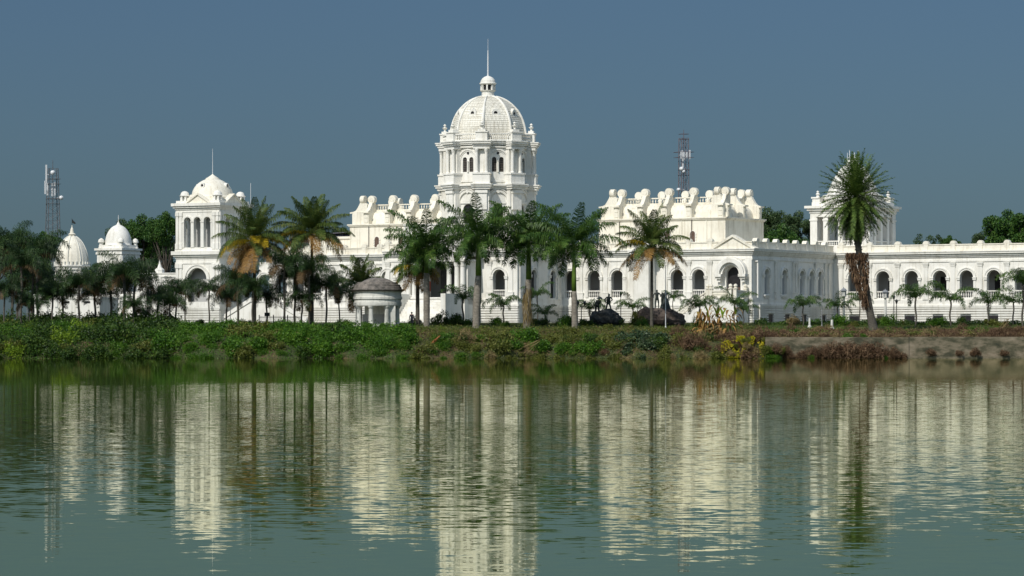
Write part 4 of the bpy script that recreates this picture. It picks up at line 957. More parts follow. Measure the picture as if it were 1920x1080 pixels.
smalls = [(868, 408, 560, 1.75, 'young palm under the portico corner, left of the bright-shafted royal palm'), (944, 410, 572, 1.6, 'young palm before the pavilion window balustrade'),
 (1008, 412, 552, 1.3, 'young palm half hidden behind the root-clad royal trunk'), (1022, 404, 588, 1.2, 'thin yellowish garden palm before the shaded pavilion wall'),
 (1106, 409, 578, 1.4, 'yellow-green palm between the rightmost royal palm and first statue'), (1186, 408, 576, 1.5, 'feathery light green palm between the two statues'),
 (1262, 412, 558, 1.0, 'small palm tuft just right of the second statue'), (1312, 405, 574, 1.6, 'bushy palm in front of the stair rail'), (1377, 402, 568, 1.6, 'bright palm in front of the hooded doorway'), (1394, 406, 580, 1.2, 'dark drooping palm right of the hooded doorway'),
 (1506, 402, 572, 1.45, 'young palm before the shaded side wall'), (1570, 404, 574, 1.5, 'light green palm at the inner corner of the two wings'), (1612, 410, 562, 1.1, 'small palm behind the leaning date palm'),
 (1717, 402, 556, 1.9, 'neat young palm, second right of the date palm, before the rear arcade'), (1782, 402, 562, 1.8, 'wilting palm with bent fronds before the rear arcade'),
 (1853, 402, 568, 1.75, 'low spreading palm near the right end of the rear arcade'), (1918, 396, 530, 2.0, 'tall dark palm cut off at the right edge of the view'), (1900, 404, 566, 1.6, 'small palm beside the tall dark one at the right edge')]
for i, (px, Y, py, cr, lab) in enumerate(smalls):
    put_palm(SP, SK, i % 3, px, Y, py+3, cr*1.22, 1.75, lab, None)
for o in GP+SP:
    for c in kids(o): bpy.data.objects.remove(c)
    bpy.data.objects.remove(o)
# ================================================================== SHRUBS
def leaf(m, p, s, rg, el=.45, up=.0):
    d = Vector((rg.gauss(0, 1), rg.gauss(0, 1), rg.gauss(0, 1)+up)).normalized(); t = d.cross(Vector((rg.gauss(0, 1), rg.gauss(0, 1), rg.gauss(0, 1)))).normalized()
    a = d*s; b_ = t*s*el
    m.face([p-a*.5, p+b_*.5, p+a*.5, p-b_*.5])
def lumps_for(rg, n, rx, ry, rz):
    out = []
    for k in range(n):
        u = Vector((rg.gauss(0, 1), rg.gauss(0, 1), abs(rg.gauss(0, .8)))).normalized()*rg.uniform(.35, .8)
        out.append((Vector((u.x*rx, u.y*ry, u.z*rz)), rg.uniform(.28, .5)*min(rx, rz)))
    return out
def foliage(m, rg, lumps, n, ls, el=.45, up=0):
    for k in range(n):
        c, r_ = lumps[k % len(lumps)]
        u = Vector((rg.gauss(0, 1), rg.gauss(0, 1), rg.gauss(0, 1))).normalized()*r_*rg.uniform(.55, 1.12)
        leaf(m, c+u, ls*rg.uniform(.6, 1.3), rg, el, up)
def bush_proto(seed, mat, n=1500, ls=.2, rx=1.3, ry=1.1, rz=1.2, el=.45, up=0, nl=10, twigs=0):
    rg = random.Random(seed); m = MB(); foliage(m, rg, lumps_for(rg, nl, rx, ry, rz), n, ls, el, up)
    for k in range(max(5, twigs)):
        a = Vector((0, 0, -.5)); e = Vector((rg.uniform(-rx, rx)*.8, rg.uniform(-ry, ry)*.8, rg.uniform(.4, 1)*rz)); m.tube([a, a.lerp(e, .5)+Vector((0, 0, .1)), e], [.03, .02, .008], 3, False)
    o = m.build('shrub', mat); col.objects.unlink(o); return o
BP = {
 'dark': [bush_proto(101+k, 'bush_dark', 1700, .2) for k in range(3)],
 'green': [bush_proto(111+k, 'bush_green', 2000, .17) for k in range(3)],
 'olive': [bush_proto(121+k, 'bush_olive', 1500, .21) for k in range(3)],
 'blue': [bush_proto(131+k, 'bush_blue', 1500, .26, el=.6) for k in range(2)],
 'yellow': [bush_proto(141+k, 'bush_yellow', 2200, .17, 1.2, .8, 1.6, el=.5, nl=22) for k in range(2)],
 'lime': [bush_proto(151, 'lime', 1200, .17)],
 'dry': [bush_proto(161+k, 'dry', 1500, .42, el=.1, up=.3, twigs=30) for k in range(3)],
 'pale': [bush_proto(171+k, 'drypale', 1100, .5, el=.09, up=.3, twigs=24) for k in range(2)],
}
SLAB = {
 'dark': ('dark leafy shrub crowding the left lake bank', 'dark shrubs of the left bank'),
 'green': ('bright green leafy shrub spilling to the water on the left half of the bank', 'bright green shrubs of the bank'),
 'olive': ('olive-green scrubby bush on the lake bank', 'olive scrub of the bank'),
 'blue': ('grey-green broad-leaved shrub on the bank below the second statue', 'grey-green shrubs below the statue'),
 'yellow': ('yellow-leaved creeper clump hanging over the water beside the old wall', 'yellow creepers by the wall'),
 'lime': ('lime-green shrub on the left bank', 'lime shrubs of the bank'),
 'dry': ('heap of dry reddish-brown brushwood on the bank', 'dry brushwood heaps'),
 'pale': ('tangle of pale dead stems on the bank', 'pale dead stems'),
}
def at_(px, py, Y): return Vector((XX(px, Y), Y, ZZ(py, Y)))
def put(kind, px, Y, s, dz=0, label=None, cat='shrub', group=1, sz=None, at=None):
    p = rnd.choice(BP[kind]); o = p.copy(); col.objects.link(o)
    x = XX(px, Y); z = gz(x, Y) if at is None else ZZ(at, Y)
    if at is None and label is None: Y += shore(x)-370; z = gz(x, Y)
    o.location = (x, Y, max(z, .0)+dz); o.rotation_euler = (0, 0, rnd.uniform(0, 6.28)); o.scale = (s, s, (sz or s))
    o.name = {'dry': 'brush_heap', 'pale': 'brush_heap'}.get(kind, 'shrub')
    l, g_ = SLAB[kind]
    tag(o, label or l, 'brushwood' if kind in ('dry', 'pale') else cat, g_ if (group and not label) else None)
    return o
def kind_at(px, Y):
    u = rnd.random(); n = noise.noise(Vector((px*.013, Y*.12, 5)))
    if px < 300: return 'lime' if u < .06 else 'green' if n > .22 else 'olive' if u > .86 else 'dark'
    if px < 450: return 'green' if n > -.25 else 'dark'
    if px < 530: return 'olive' if u < .5 else ('green' if u < .85 else 'pale')
    if px < 760: return 'green' if n > -.3 or u < .6 else 'dark'
    if px < 1010: return 'olive' if u < .55 else ('pale' if u < .70 else 'green' if u < .94 else 'dry')
    if px < 1165: return 'olive' if u < .6 else ('green' if u < .88 else 'dry')
    if px < 1250: return 'blue' if u < .75 else 'olive'
    return 'dry' if u < .55 else ('pale' if u < .8 else 'olive')
for (Y, x0, x1, st, s0) in ((370.3, -8, 1430, 36, .62), (371.6, -5, 1430, 42, .85), (374, -10, 1430, 50, .95), (378, -8, 1425, 56, .95), (384, 0, 720, 56, .95), (394, 745, 1440, 46, .55)):
    px = x0
    while px < x1:
        k = kind_at(px, Y); s = s0*rnd.uniform(.75, 1.15)*(1.45 if px < 740 else 1.3)*rnd.choice((.75, 1, 1.25))
        if px < 330: s *= 1.12
        if 700 < px < 770 and Y > 380: s *= .6
        if px > 760 and 375 < Y < 390: s *= .62
        if Y > 390: s *= rnd.uniform(.3, .85); k = rnd.choice(('dark', 'green', 'olive', 'olive', 'lime'))
        put(k, px+rnd.uniform(-8, 8), Y+rnd.uniform(-.6, .6), s, -.15); px += st*rnd.uniform(.8, 1.2)*(1 if px < 770 else .8)
for i in range(20):
    px = rnd.uniform(-5, 640); put(kind_at(px, 380), px, rnd.uniform(374, 384), rnd.uniform(1.3, 2.1), -.3, sz=rnd.uniform(1.3, 1.9))
for i in range(12):
    px = rnd.uniform(770, 1420); put(kind_at(px, 380), px, rnd.uniform(372, 376), rnd.uniform(.9, 1.3), -.3)
for i in range(24):    # thicket between the grove trunks
    px = -5+i*14.2
    put('dark', px+rnd.uniform(-5, 5), rnd.uniform(393, 400), rnd.uniform(.9, 1.5), -.1, sz=rnd.uniform(1.0, 1.9), label='dark undergrowth shrub between the palm trunks of the left grove')['group'] = 'shrubs between the grove trunks'
for i in range(9): put('olive' if i % 2 else 'dark', 425+i*24, 398, rnd.uniform(.5, .95), -.1, label='low shrub at the foot of the left arcade palms')['group'] = 'low shrubs by the left arcade'
for i in range(20):
    px = 835+i*54+rnd.uniform(-14, 14); k = rnd.choice(('green', 'olive', 'dark', 'green')); s = rnd.uniform(.45, .85)
    put(k, px, rnd.uniform(399, 409), s, -.1, sz=s*rnd.uniform(.9, 1.5), label='small garden shrub on the lawn along the palace base')['group'] = 'garden shrubs along the palace base'
for i in range(12): put('dark', rnd.uniform(770, 1430), rnd.uniform(371.5, 375), rnd.uniform(.7, 1.1), -.2, label='dark leafy bush among the dry weeds of the middle bank')['group'] = 'dark bushes of the middle bank'
# yellow creeper and grey-green mass by the right end of the bushes
for i in range(10):
    px = rnd.uniform(1358, 1436); Y = rnd.uniform(370.5, 373.5); py = rnd.uniform(636, 668) if px < 1415 else rnd.uniform(632, 655)
    put(rnd.choice(('olive', 'dry', 'pale')), px, Y, rnd.uniform(.3, .5), 0, at=py)
m = MB(); rg = random.Random(77); k = 0
while k < 4200:
    px = rg.uniform(1352, 1432); py = rg.uniform(630, 671); n_ = noise.noise(Vector((px*.07, py*.05, 4)))
    if rg.random() > .38+1.5*n_+.8*noise.noise(Vector((px*.3, py*.2, 1)))-max(0, (645-py)*.03)-abs(px-1394)*.008: continue
    leaf(m, at_(px, py, 370.6+(672-py)*.05+rg.gauss(0, .12)), .2, rg, .5); k += 1
tag(m.build('creeper', 'bush_yellow'), 'bright yellow creeper trailing down to the water beside the old wall', 'creeper')
for px, s, k_ in ((1436, .75, 'olive'), (1452, .8, 'dry'), (1466, .6, 'olive'), (1476, .55, 'dry'), (1444, .6, 'green')): put(k_, px, 370.9, s, 0, at=660)
for px, s in ((1745, .5), (1800, .42), (1828, .55), (1884, .45)): put('dry', px, 371.2, s, 0, 'dry thorny brush growing from the water against the old wall', at=664)['group'] = 'dry brush against the wall'
for px, Y, s, at in ((1184, 370.8, .55, 664), (1204, 371, .7, 655), (1226, 371.5, .5, 660), (1205, 373, .6, 642)): put('blue', px, Y, s, 0, at=at)
# dry heaps along the top of the wall
for i in range(70):
    px = 1440+i*7.1+rnd.uniform(-5, 5); Y = rnd.choice((373.4, 375.6, 378.5, 382, 386)); put(rnd.choice(('dry', 'dry', 'pale', 'olive', 'dry', 'green')), px, Y, rnd.uniform(.55, 1.05), -.15, sz=rnd.uniform(.4, .85))
for i in range(9): put('dry', 1858+i*9, 376, rnd.uniform(.65, .9), .1)
# brush growing up in front of the wall
for px, s in ((1478, .6), (1505, .8), (1522, .95), (1540, 1.15), (1560, 1.3), (1578, 1.45), (1596, 1.4), (1612, 1.5), (1630, 1.35), (1648, 1.2), (1668, 1.0), (1690, .6)): put('dry', px, 370.9, s, .0, 'dry thorny brush growing from the water against the old wall' , at=671)
for o in [o for o in bpy.data.objects if o.get('label', '').startswith('dry thorny')]: o['group'] = 'dry brush against the wall'
for px, s in ((1455, .5), (1520, .42), (1660, .35), (1440, .5)): put('green', px, 370.6, s, 0, 'low green weeds at the foot of the old wall', at=672)['group'] = 'weeds at the wall foot'
# garden shrubs with their own look
gard = [(828, 404, 590, 1.0, 'dark', 'round dark shrub left of the first royal trunk, beside the standing person'), (790-12, 406, 596, .7, 'dark', 'low dark shrub at the foot of the leftmost royal palm'), (856, 404, 592, .95, 'dark', 'dark shrub right of the leftmost royal palm, before the shaded steps'),
 (930, 405, 593, .75, 'green', 'spiky green shrub in front of the pavilion plinth'), (948, 404, 602, .45, 'lime', 'small yellow-green bush at the pavilion plinth'), (1015, 402, 600, .8, 'dark', 'dark bush behind the root-clad royal trunk'), (1060, 400, 592, 1.0, 'green', 'leafy green bush left of the rightmost royal trunk'), (1098, 402, 602, .8, 'dark', 'dark hedge-like bush beside the first statue rock'), (1158, 404, 598, .75, 'dark', 'dark bush at right end of the first statue rock'),
 (1200, 404, 572, .8, 'olive', 'variegated yellow-green shrub left of the second statue'), (1196, 402, 592, .8, 'olive', 'pale speckled shrub at the foot of the second statue rock'), (1575, 402, 590, .95, 'green', 'rounded green shrub at the wing corner under the light palm'), (1666, 402, 588, .85, 'green', 'upright green shrub beside the white lantern pillar'), (1640, 404, 600, .6, 'dark', 'low dark shrub behind the date palm trunk'), (1762, 402, 597, .85, 'green', 'dense green shrub below the wilting palm'), (1858, 402, 598, .75, 'olive', 'green shrub under the low spreading palm'), (1600, 404, 604, .6, 'dark', 'dark low shrub left of the date palm foot'),
 (373, 402, 598, .6, 'dark', 'clipped dark bush in front of the big tower arch'), (452, 400, 604, .7, 'dark', 'dark bush at the bottom of the left stair'), (56, 384, 597, .7, 'lime', 'lime-yellow shrub glowing at the far left above the bank'), (215, 385, 600, 1.0, 'lime', 'pale yellow-green shrub on top of the bank, left of the poles'), (686, 394, 606, .7, 'green', 'bright creeper bush in front of the rotunda columns'), (722, 394, 609, .7, 'green', 'leafy bush hiding the foot of the rotunda'), (640, 396, 602, .9, 'dark', 'dark big-leaved bush left of the rotunda'), (1488, 404, 592, .7, 'pale', 'grey-brown dead shrub against the shaded side wall')]
for px, Y, py, s, k, lab in gard:
    o = put(k, px, Y, s*.8, 0, lab, at=None); zc_ = ZZ(py, Y); o.location.z = min(zc_-.35*s, gz(XX(px, Y), Y)+.25)
    o.scale = (s*1.05, s*1.05, s*max(.7, (zc_-gz(XX(px, Y), Y)+.5)/1.5))
# low clipped hedge line before the rear wing
m = MB(); rg = random.Random(300)
for k in range(9000):
    px = rg.uniform(1415, 1930); Y = rg.uniform(404, 407); x = XX(px, Y); z = gz(x, Y)
    leaf(m, Vector((x, Y, z+rg.uniform(-.1, .45+.12*math.sin(px*.09)))), .22, rg)
tag(m.build('hedge', 'bush_dark'), 'low dark clipped hedge in front of the right wings', 'hedge', kind='stuff')
# undergrowth that covers the bank (nobody could count it)
def cover(name, mat, x0, x1, y0, y1, n, ls, h, el, label, up=0, dens=None, seed=0):
    m = MB(); rg = random.Random(seed or len(name))
    k = 0
    while k < n:
        px = rg.uniform(x0, x1); Y = y0+(y1-y0)*rg.random()**1.2; x = XX(px, Y)
        if dens and noise.noise(Vector((x*.35, Y*.35, seed))) < dens: k += .3; continue
        Yr = Y+(shore(x)-370); z = gz(x, Yr)
        if z < -.25: continue
        leaf(m, Vector((x, Yr, max(z, 0)+rg.random()**2*h*(1+.8*noise.noise(Vector((x*.6, Y*.6, 1)))))), ls*rg.uniform(.5, 1.3), rg, el, up); k += 1
    tag(m.build(name, mat), label, None, kind='stuff')
cover('undergrowth', 'bush_green', -10, 780, 369.2, 392, 32000, .2, .9, .45, 'dense green undergrowth on the left bank', seed=3)
cover('undergrowth', 'bush_dark', -10, 340, 369.2, 400, 26000, .22, 1.3, .5, 'dark undergrowth at the far left of the bank', seed=4)
cover('undergrowth', 'bush_olive', 740, 1440, 369.4, 390, 36000, .19, .6, .4, 'olive weeds on the middle bank', seed=5)
cover('dry_litter', 'dry', 760, 1440, 370.2, 384, 7000, .4, .6, .12, 'dry litter and stems on the middle bank', .4, -.05, seed=6)
cover('dry_litter', 'dry', 1425, 1940, 373.2, 386, 20000, .4, .4, .14, 'red-brown dry litter behind the old wall', .3, seed=7)
cover('dry_litter', 'drypale', 1425, 1940, 373.2, 388, 9000, .36, .5, .12, 'pale dry stems behind the old wall', .4, 0, seed=8)
cover('undergrowth', 'bush_green', 1425, 1940, 376, 392, 9000, .16, .5, .45, 'green weeds behind the old wall', 0, .1, seed=9)
cover('grass', 'grass', 740, 1940, 386, 410, 42000, .28, .15, .12, 'lawn grass between bank and palace', 2.0, seed=10)
# dry banana clump
ban = thing('banana_clump', 'clump of dead banana plants with brown hanging leaves below the stair', 'plant', (XX(1345, 379), 379, gz(XX(1345, 379), 379)))
rg = random.Random(9)
m = MB()
for k in range(9):
    x = rg.uniform(-1.9, 1.9); y = rg.uniform(-.8, .8); h = rg.uniform(1.8, 3.1); m.tube([(x, y, -.3), (x+rg.uniform(-.15, .15), y, h*.6), (x+rg.uniform(-.3, .3), y, h)], [.14, .11, .07], 7)
m.build('stems', 'cocodead', ban)
def strip(m, a, az, el, L_, w, bend):
    p = Vector(a); prev = None; n = 8; sd = Vector((-math.sin(az), math.cos(az), 0))
    for i in range(n+1):
        t = i/n; e = el-bend*t; ww = w*math.sin(PI*(.12+.86*t)); l_, r_ = m.p(p-sd*ww), m.p(p+sd*ww)
        if prev: m.f.append([prev[0], prev[1], r_, l_])
        prev = (l_, r_); p = p+Vector((math.cos(e)*math.cos(az), math.cos(e)*math.sin(az), math.sin(e)))*L_/n
m = MB()
for k in range(130): strip(m, (rg.uniform(-2.1, 2.1), rg.uniform(-2.2, .8), rg.uniform(.2, 2.9)), rg.uniform(0, 6.28), R(rg.uniform(-10, 60)), rg.uniform(1.0, 1.8), rg.uniform(.06, .16), R(rg.uniform(90, 150)))
m.build('dead_leaves', 'cocodead', ban)
m = MB()
for k in range(9): strip(m, (rg.uniform(-1.6, 2.2), rg.uniform(-.6, .6), rg.uniform(1.8, 2.5)), rg.uniform(0, 6.28), R(rg.uniform(60, 85)), rg.uniform(1.2, 1.9), .14, R(rg.uniform(20, 70)))
m.build('green_leaves', 'lime', ban)
def at(px, py, Y): return Vector((XX(px, Y), Y, ZZ(py, Y)))
o = thing('banana_leaf', 'large fallen lime-green banana leaf lying on the bank', 'leaf', at(1180, 633, 369.6)); m = MB()
strip(m, (0, 0, 0), PI, R(-25), 1.9, .4, R(12)); m.tube([(0, 0, .01), (-1.45, 0, -.8)], [.025, .01], 4); m.build('blade', 'lime', o)
o = thing('fallen_frond', 'orange-brown fallen palm frond sliding down the bank left of centre', 'palm frond', at(826, 628, 372.3)); m = MB()
for k in range(3): frond(m, (0, -.2*k, 0), PI+.1*k, R(-50+6*k), 2.0, R(10), 40, .45, .03, .3, .3, .04, 1, .9, .05, rg)
m.build('leaflets', 'orange', o)
def branches(px, py, Y, label, seed, n=8, L_=2.2, az0=PI, spread=.5, el=-.6, mat='drypale', r=.035):
    rg = random.Random(seed); m = MB()
    for k in range(n):
        a = at(px+rg.uniform(-5, 5), py+rg.uniform(-3, 3), Y+rg.uniform(-.2, .2)); az = az0+rg.uniform(-spread, spread)*.6; e = el+rg.uniform(-spread, spread)*.5; l = L_*rg.uniform(.5, 1)
        pts = [a]
        for j in range(4): pts.append(pts[-1]+Vector((math.cos(e)*math.cos(az), -abs(math.cos(e)*math.sin(az))*.3, math.sin(e)))*l/4+Vector((rg.uniform(-.05, .05), 0, rg.uniform(-.05, .05))))
        m.tube(pts, [r, r*.8, r*.6, r*.45, r*.25], 5)
    tag(m.build('dead_branch', mat), label, 'branch')
branches(1012, 640, 371.2, 'fan of bare grey branches reaching down to the water near the centre', 1, 9, 3.0, PI, .4, -.62)
branches(1760, 622, 373.5, 'loose bare twigs on the debris above the wall', 2, 8, 1.4, PI, .9, .5, 'dry')
branches(1890, 600, 376, 'long pale poles leaning on the brush heap at far right', 3, 10, 3.4, PI, .5, -.9, 'drypale', .03)
branches(1868, 640, 372.8, 'dark twigs leaning against the brush heap by the wall', 4, 6, 1.5, 0, .6, -.7, 'dry')
branches(582, 636, 372.6, 'pale branch lying across the bushes left of the rotunda', 5, 3, 1.6, PI, .3, .45, 'drypale', .05)
branches(445, 662, 370.4, 'bleached twigs at the water edge on the left', 6, 5, 1.2, PI, .5, .25)
branches(532, 664, 370.2, 'forked white twig standing in the water', 7, 4, .8, PI/2+1, 1.2, 1.0, 'drypale', .03)
branches(1350, 612, 376, 'pale fallen stem beside the dead banana clump', 8, 3, 1.6, PI, .3, -.35, 'drypale', .06)
m = MB(); q = at(748, 620, 389); m.lathe(q.x, q.y, [(.9, q.z-.7), (1.0, q.z-.1), (.8, q.z+.15), (.3, q.z+.28)], 12); tag(m.build('earth_mound', 'terracotta'), 'small bare red-earth mound at the right foot of the rotunda', 'mound')
# ------------------------------------------------------------------ old retaining wall
rw = thing('retaining_wall', 'stained old concrete retaining wall rising from the water at right', 'wall', (XX(1435, 372), 372, 0))
L0 = XX(1704, 372)-XX(1435, 372); zt = ZZ(632, 372)
m = MB(); m.box(0, L0-.03, -.3, .35, -1.2, zt); m.build('wall_panel', 'concrete', rw)
m = MB(); m.box(L0+.03, L0+36, -.3, .35, -1.2, zt+.03); m.build('wall_panel', 'concrete', rw)
m = MB(); m.box(-.0, L0+36, -.75, -.3, -1.2, .22); m.build('footing', 'concrete', rw)
m = MB(); m.box(L0-.03, L0+.03, -.26, .3, -1.1, zt-.02); m.build('joint', 'iron', rw)
# ================================================================== STATUES AND PEOPLE
def figure(name, V, Ed, mat, parent, sub=2):
    """one continuous skinned surface over a skeleton: V = {joint: (pos, radius)}"""
    ks = list(V); me = bpy.data.meshes.new(name); me.from_pydata([V[k][0] for k in ks], [(ks.index(a), ks.index(b_)) for a, b_ in Ed], [])
    me.materials.append(M[mat]); o = bpy.data.objects.new(name, me); col.objects.link(o); o.parent = parent
    md = o.modifiers.new('Skin', 'SKIN'); md.use_smooth_shade = True
    if not me.skin_vertices: return o
    for i, k in enumerate(ks):
        r_ = V[k][1]; me.skin_vertices[0].data[i].radius = (r_, r_) if not isinstance(r_, tuple) else r_
        me.skin_vertices[0].data[i].use_root = (k == 'pelvis')
    sd = o.modifiers.new('Subdivision', 'SUBSURF'); sd.levels = sub; sd.render_levels = sub
    return o
EDG = [('pelvis', 'waist'), ('waist', 'chest'), ('chest', 'neck'), ('neck', 'chin'), ('chin', 'head'), ('head', 'crown')]
for s_ in 'LR': EDG += [('chest', 'sh'+s_), ('sh'+s_, 'el'+s_), ('el'+s_, 'wr'+s_), ('wr'+s_, 'ha'+s_), ('pelvis', 'hip'+s_), ('hip'+s_, 'kn'+s_), ('kn'+s_, 'an'+s_), ('an'+s_, 'to'+s_)]
def body(h, lean=(0, 0), feet=((-.1, 0), (.1, 0)), hands=((-.2, -.05, .46), (.2, -.05, .46)), elb=((-.19, .02, .62), (.19, .02, .62)), pelvis_z=.53, bulk=1.0, base=(0, 0, 0), head=(0, 0)):
    bx, by, bz = base; P = lambda x, y, z: (bx+x*h, by+y*h, bz+z*h); lx, ly = lean
    pz = pelvis_z; tz = .30*math.sqrt(max(.05, 1-(lx*lx+ly*ly)))
    ch = (lx*.22, ly*.22, pz+tz*.68); nk = (lx*.32, ly*.32, pz+tz)
    V = {'pelvis': (P(0, 0, pz), .075*h*bulk), 'waist': (P(lx*.1, ly*.1, pz+tz*.33), .066*h*bulk), 'chest': (P(*ch), .082*h*bulk), 'neck': (P(*nk), .032*h),
         'chin': (P(nk[0]+lx*.03+head[0]*.5, nk[1]+head[1]*.5-.005, nk[2]+.045), .045*h), 'head': (P(nk[0]+lx*.06+head[0], nk[1]+head[1], nk[2]+.09), .056*h), 'crown': (P(nk[0]+lx*.08+head[0]*1.2, nk[1]+head[1]*1.2, nk[2]+.14), .04*h)}
    for i, s_ in enumerate('LR'):
        sg = (-1, 1)[i]; fx, fy = feet[i]
        V['sh'+s_] = (P(ch[0]+lx*.08+sg*.105, ch[1]+ly*.08, ch[2]+tz*.2), .040*h); V['el'+s_] = (P(*elb[i]), .028*h); V['wr'+s_] = (P(*hands[i]), .02*h)
        hx, hy, hz = hands[i]; V['ha'+s_] = (P(hx*1.05, hy-.01, hz-.05), .02*h)
        V['hip'+s_] = (P(sg*.052, 0, pz-.04), .056*h*bulk); V['kn'+s_] = (P(sg*.04+fx*.5, fy*.5-.02, pz*.52), .038*h*bulk); V['an'+s_] = (P(fx, fy, .045), .024*h); V['to'+s_] = (P(fx*1.05, fy-.09, .02), .022*h)
    return V
def rock(m, c, rx, ry, rz, seed, n=18, amp=.28):
    rows = []
    for i in range(n//2+1):
        th = PI*i/(n//2); row = []
        for k in range(n):
            ph = 2*PI*k/n; d = Vector((math.sin(th)*math.cos(ph), math.sin(th)*math.sin(ph), math.cos(th)))
            f = 1+amp*noise.noise(d*1.7+Vector((seed, 0, 0)))+amp*.6*noise.noise(d*4+Vector((seed, 0, 3)))
            row.append(m.p((c[0]+d.x*rx*f, c[1]+d.y*ry*f, c[2]+d.z*rz*f)))
        rows.append(row)
    for a, b_ in zip(rows, rows[1:]):
        for k in range(n): m.f.append([a[k], a[(k+1) % n], b_[(k+1) % n], b_[k]])
Yt = 404.0
s1_ = thing('statue_group', 'dark bronze statue of a stooping and a striding figure on a black rock', 'statue', (XX(1136, Yt), Yt, 4.0))
m = MB(); rock(m, (-.1, 0, .55), 1.75, 1.2, 1.0, 3); rock(m, (-1.0, -.2, .5), .8, .8, .85, 5); rock(m, (.9, .1, .3), 1.0, .9, .8, 8); m.build('rock_base', 'rock', s1_)
zr0 = ZZ(587, Yt)-4.0
figure('figure', body(2.35, (.1, -.1), ((-.1, .02), (.15, -.02)), ((-.12, -.12, .58), (.1, -.14, .6)), ((-.2, -.05, .66), (.2, -.05, .66)), base=(.28, 0, zr0-.05)), EDG, 'bronze', s1_)
figure('figure', body(2.15, (.25, -.3), ((-.08, .03), (.1, -.03)), ((.1, -.25, .5), (.2, -.2, .46)), ((-.1, -.15, .62), (.22, -.12, .6)), bulk=1.5, base=(-1.0, .1, zr0-.25)), EDG, 'bronze', s1_)
m = MB(); m.tube([(-.55, -.3, zr0+.1), (-.1, -.4, zr0+1.0), (.05, -.4, zr0+1.55)], .04, 5); m.lathe(-.72, -.02, [(.42, zr0+1.62), (.3, zr0+1.72), (.16, zr0+1.86), (.02, zr0+1.9)], 12); m.build('staff', 'bronze', s1_)
s2_ = thing('statue_group', 'dark bronze statue of a standing man and robed figures on a broad brown rock mound', 'statue', (XX(1240, Yt), Yt, 4.0))
m = MB(); rock(m, (0, 0, .5), 2.3, 1.4, 1.15, 11); rock(m, (-1.7, 0, .6), 1.0, .9, 1.2, 13); rock(m, (1.5, .1, .3), 1.3, 1.0, .9, 17); m.build('rock_base', 'brownrock', s2_)
zr1 = ZZ(577, Yt)-4.0
figure('figure', body(2.3, (0, 0), ((-.06, 0), (.08, 0)), ((-.16, -.1, .6), (.22, -.12, .66)), ((-.2, .0, .65), (.2, 0, .66)), base=(-.5, 0, zr1-.15)), EDG, 'bronze', s2_)
figure('figure', body(2.05, (.1, 0), ((-.04, 0), (.08, 0)), ((-.2, -.1, .75), (.2, -.1, .5)), ((-.18, -.03, .68), (.2, 0, .6)), bulk=1.5, base=(.42, .15, zr1+.05)), EDG, 'bronze', s2_)
m = MB(); m.lathe(.45, .05, [(.72, zr1-.3), (.55, zr1+.2), (.42, zr1+.7), (.34, zr1+1.0), (.2, zr1+1.15)], 14); m.build('robe', 'bronze', s2_)
figure('figure', body(1.75, (-.1, 0), ((-.04, 0), (.08, 0)), ((-.1, -.15, .75), (.15, -.12, .6)), ((-.16, -.05, .66), (.18, 0, .62)), bulk=1.3, base=(.15, -.1, zr1+.1)), EDG, 'bronze', s2_)
# person by the rotunda
Yw = 401.0; xw = XX(772, Yw); pw_ = thing('person', 'person in dark clothes standing beside the rotunda, seen from behind', 'person', (xw, Yw, gz(xw, Yw)-.03), R(175))
hb = 1.66; VB = body(hb, feet=((-.055, 0), (.055, 0)), hands=((-.16, -.03, .47), (.16, -.03, .47)), elb=((-.155, .02, .62), (.155, .02, .62)))
figure('body', VB, EDG, 'skin', pw_)
VC = {k: (v[0], v[1]*1.18 if isinstance(v[1], float) else v[1]) for k, v in VB.items() if k[:2] not in ('ch', 'he', 'cr', 'ha', 'to', 'ne') or k == 'chest'}
EC = [(a, b_) for a, b_ in EDG if a in VC and b_ in VC]
figure('clothing', VC, EC, 'cloth_dark', pw_)
m = MB(); hc = VB['head'][0]; rock(m, (hc[0], hc[1]+.012, hc[2]+.035), .105, .118, .115, 2, 12, .05); m.build('hair', 'hair', pw_, True)
# ================================================================== LAMPS, POLES, FENCE
def pole(name, px, y0, y1, Y, label, mat='metal', r=.05, arm=None, cat='pole'):
    x = XX(px, Y); z0 = min(gz(x, Y), 4.2)-.1; zt = ZZ(y1, Y)
    m = MB(); m.lathe(0, 0, [(r*2.2, 0), (r*2.2, .25), (r*1.2, .35), (r, 1.2), (r*.8, zt-z0)], 8)
    o = tag(m.build(name, mat, None, loc=(x, Y, z0)), label, cat)
    if arm:
        m = MB(); m.tube([(0, 0, zt-z0-.05), (arm*.4, 0, zt-z0+.25), (arm, 0, zt-z0+.3)], [.03, .03, .03], 5); m.box(min(arm, arm*1.4), max(arm, arm*1.4), -.1, .1, zt-z0+.24, zt-z0+.36); m.build('lamp_arm', mat, o)
    return o
pole('lamp_pole', 281, 600, 511, 402, 'slim grey lamp pole with short arm left of the tall tower', arm=-1.0, cat='lamp post')
pole('lamp_pole', 51, 600, 548, 398, 'grey-green lamp pole among trunks at the far left', 'metal', cat='lamp post')
pole('flagpole', 1248, 615, 498, 396, 'slim pale pole standing right of the second statue', 'antenna', .045)
pole('flagpole', 1541, 612, 500, 400, 'thin grey pole in front of the shaded side wall', 'metal', .045)
pole('pipe_post', 432, 610, 536, 408, 'thin grey post beside dense palms under the left stair', 'metal', .04)
pole('post', 1560, 620, 603, 392, 'short pale stone post at the lawn edge', 'old', .13)
pole('post', 1518, 612, 602, 396, 'short white marker post on the debris by the lawn', 'old', .1)
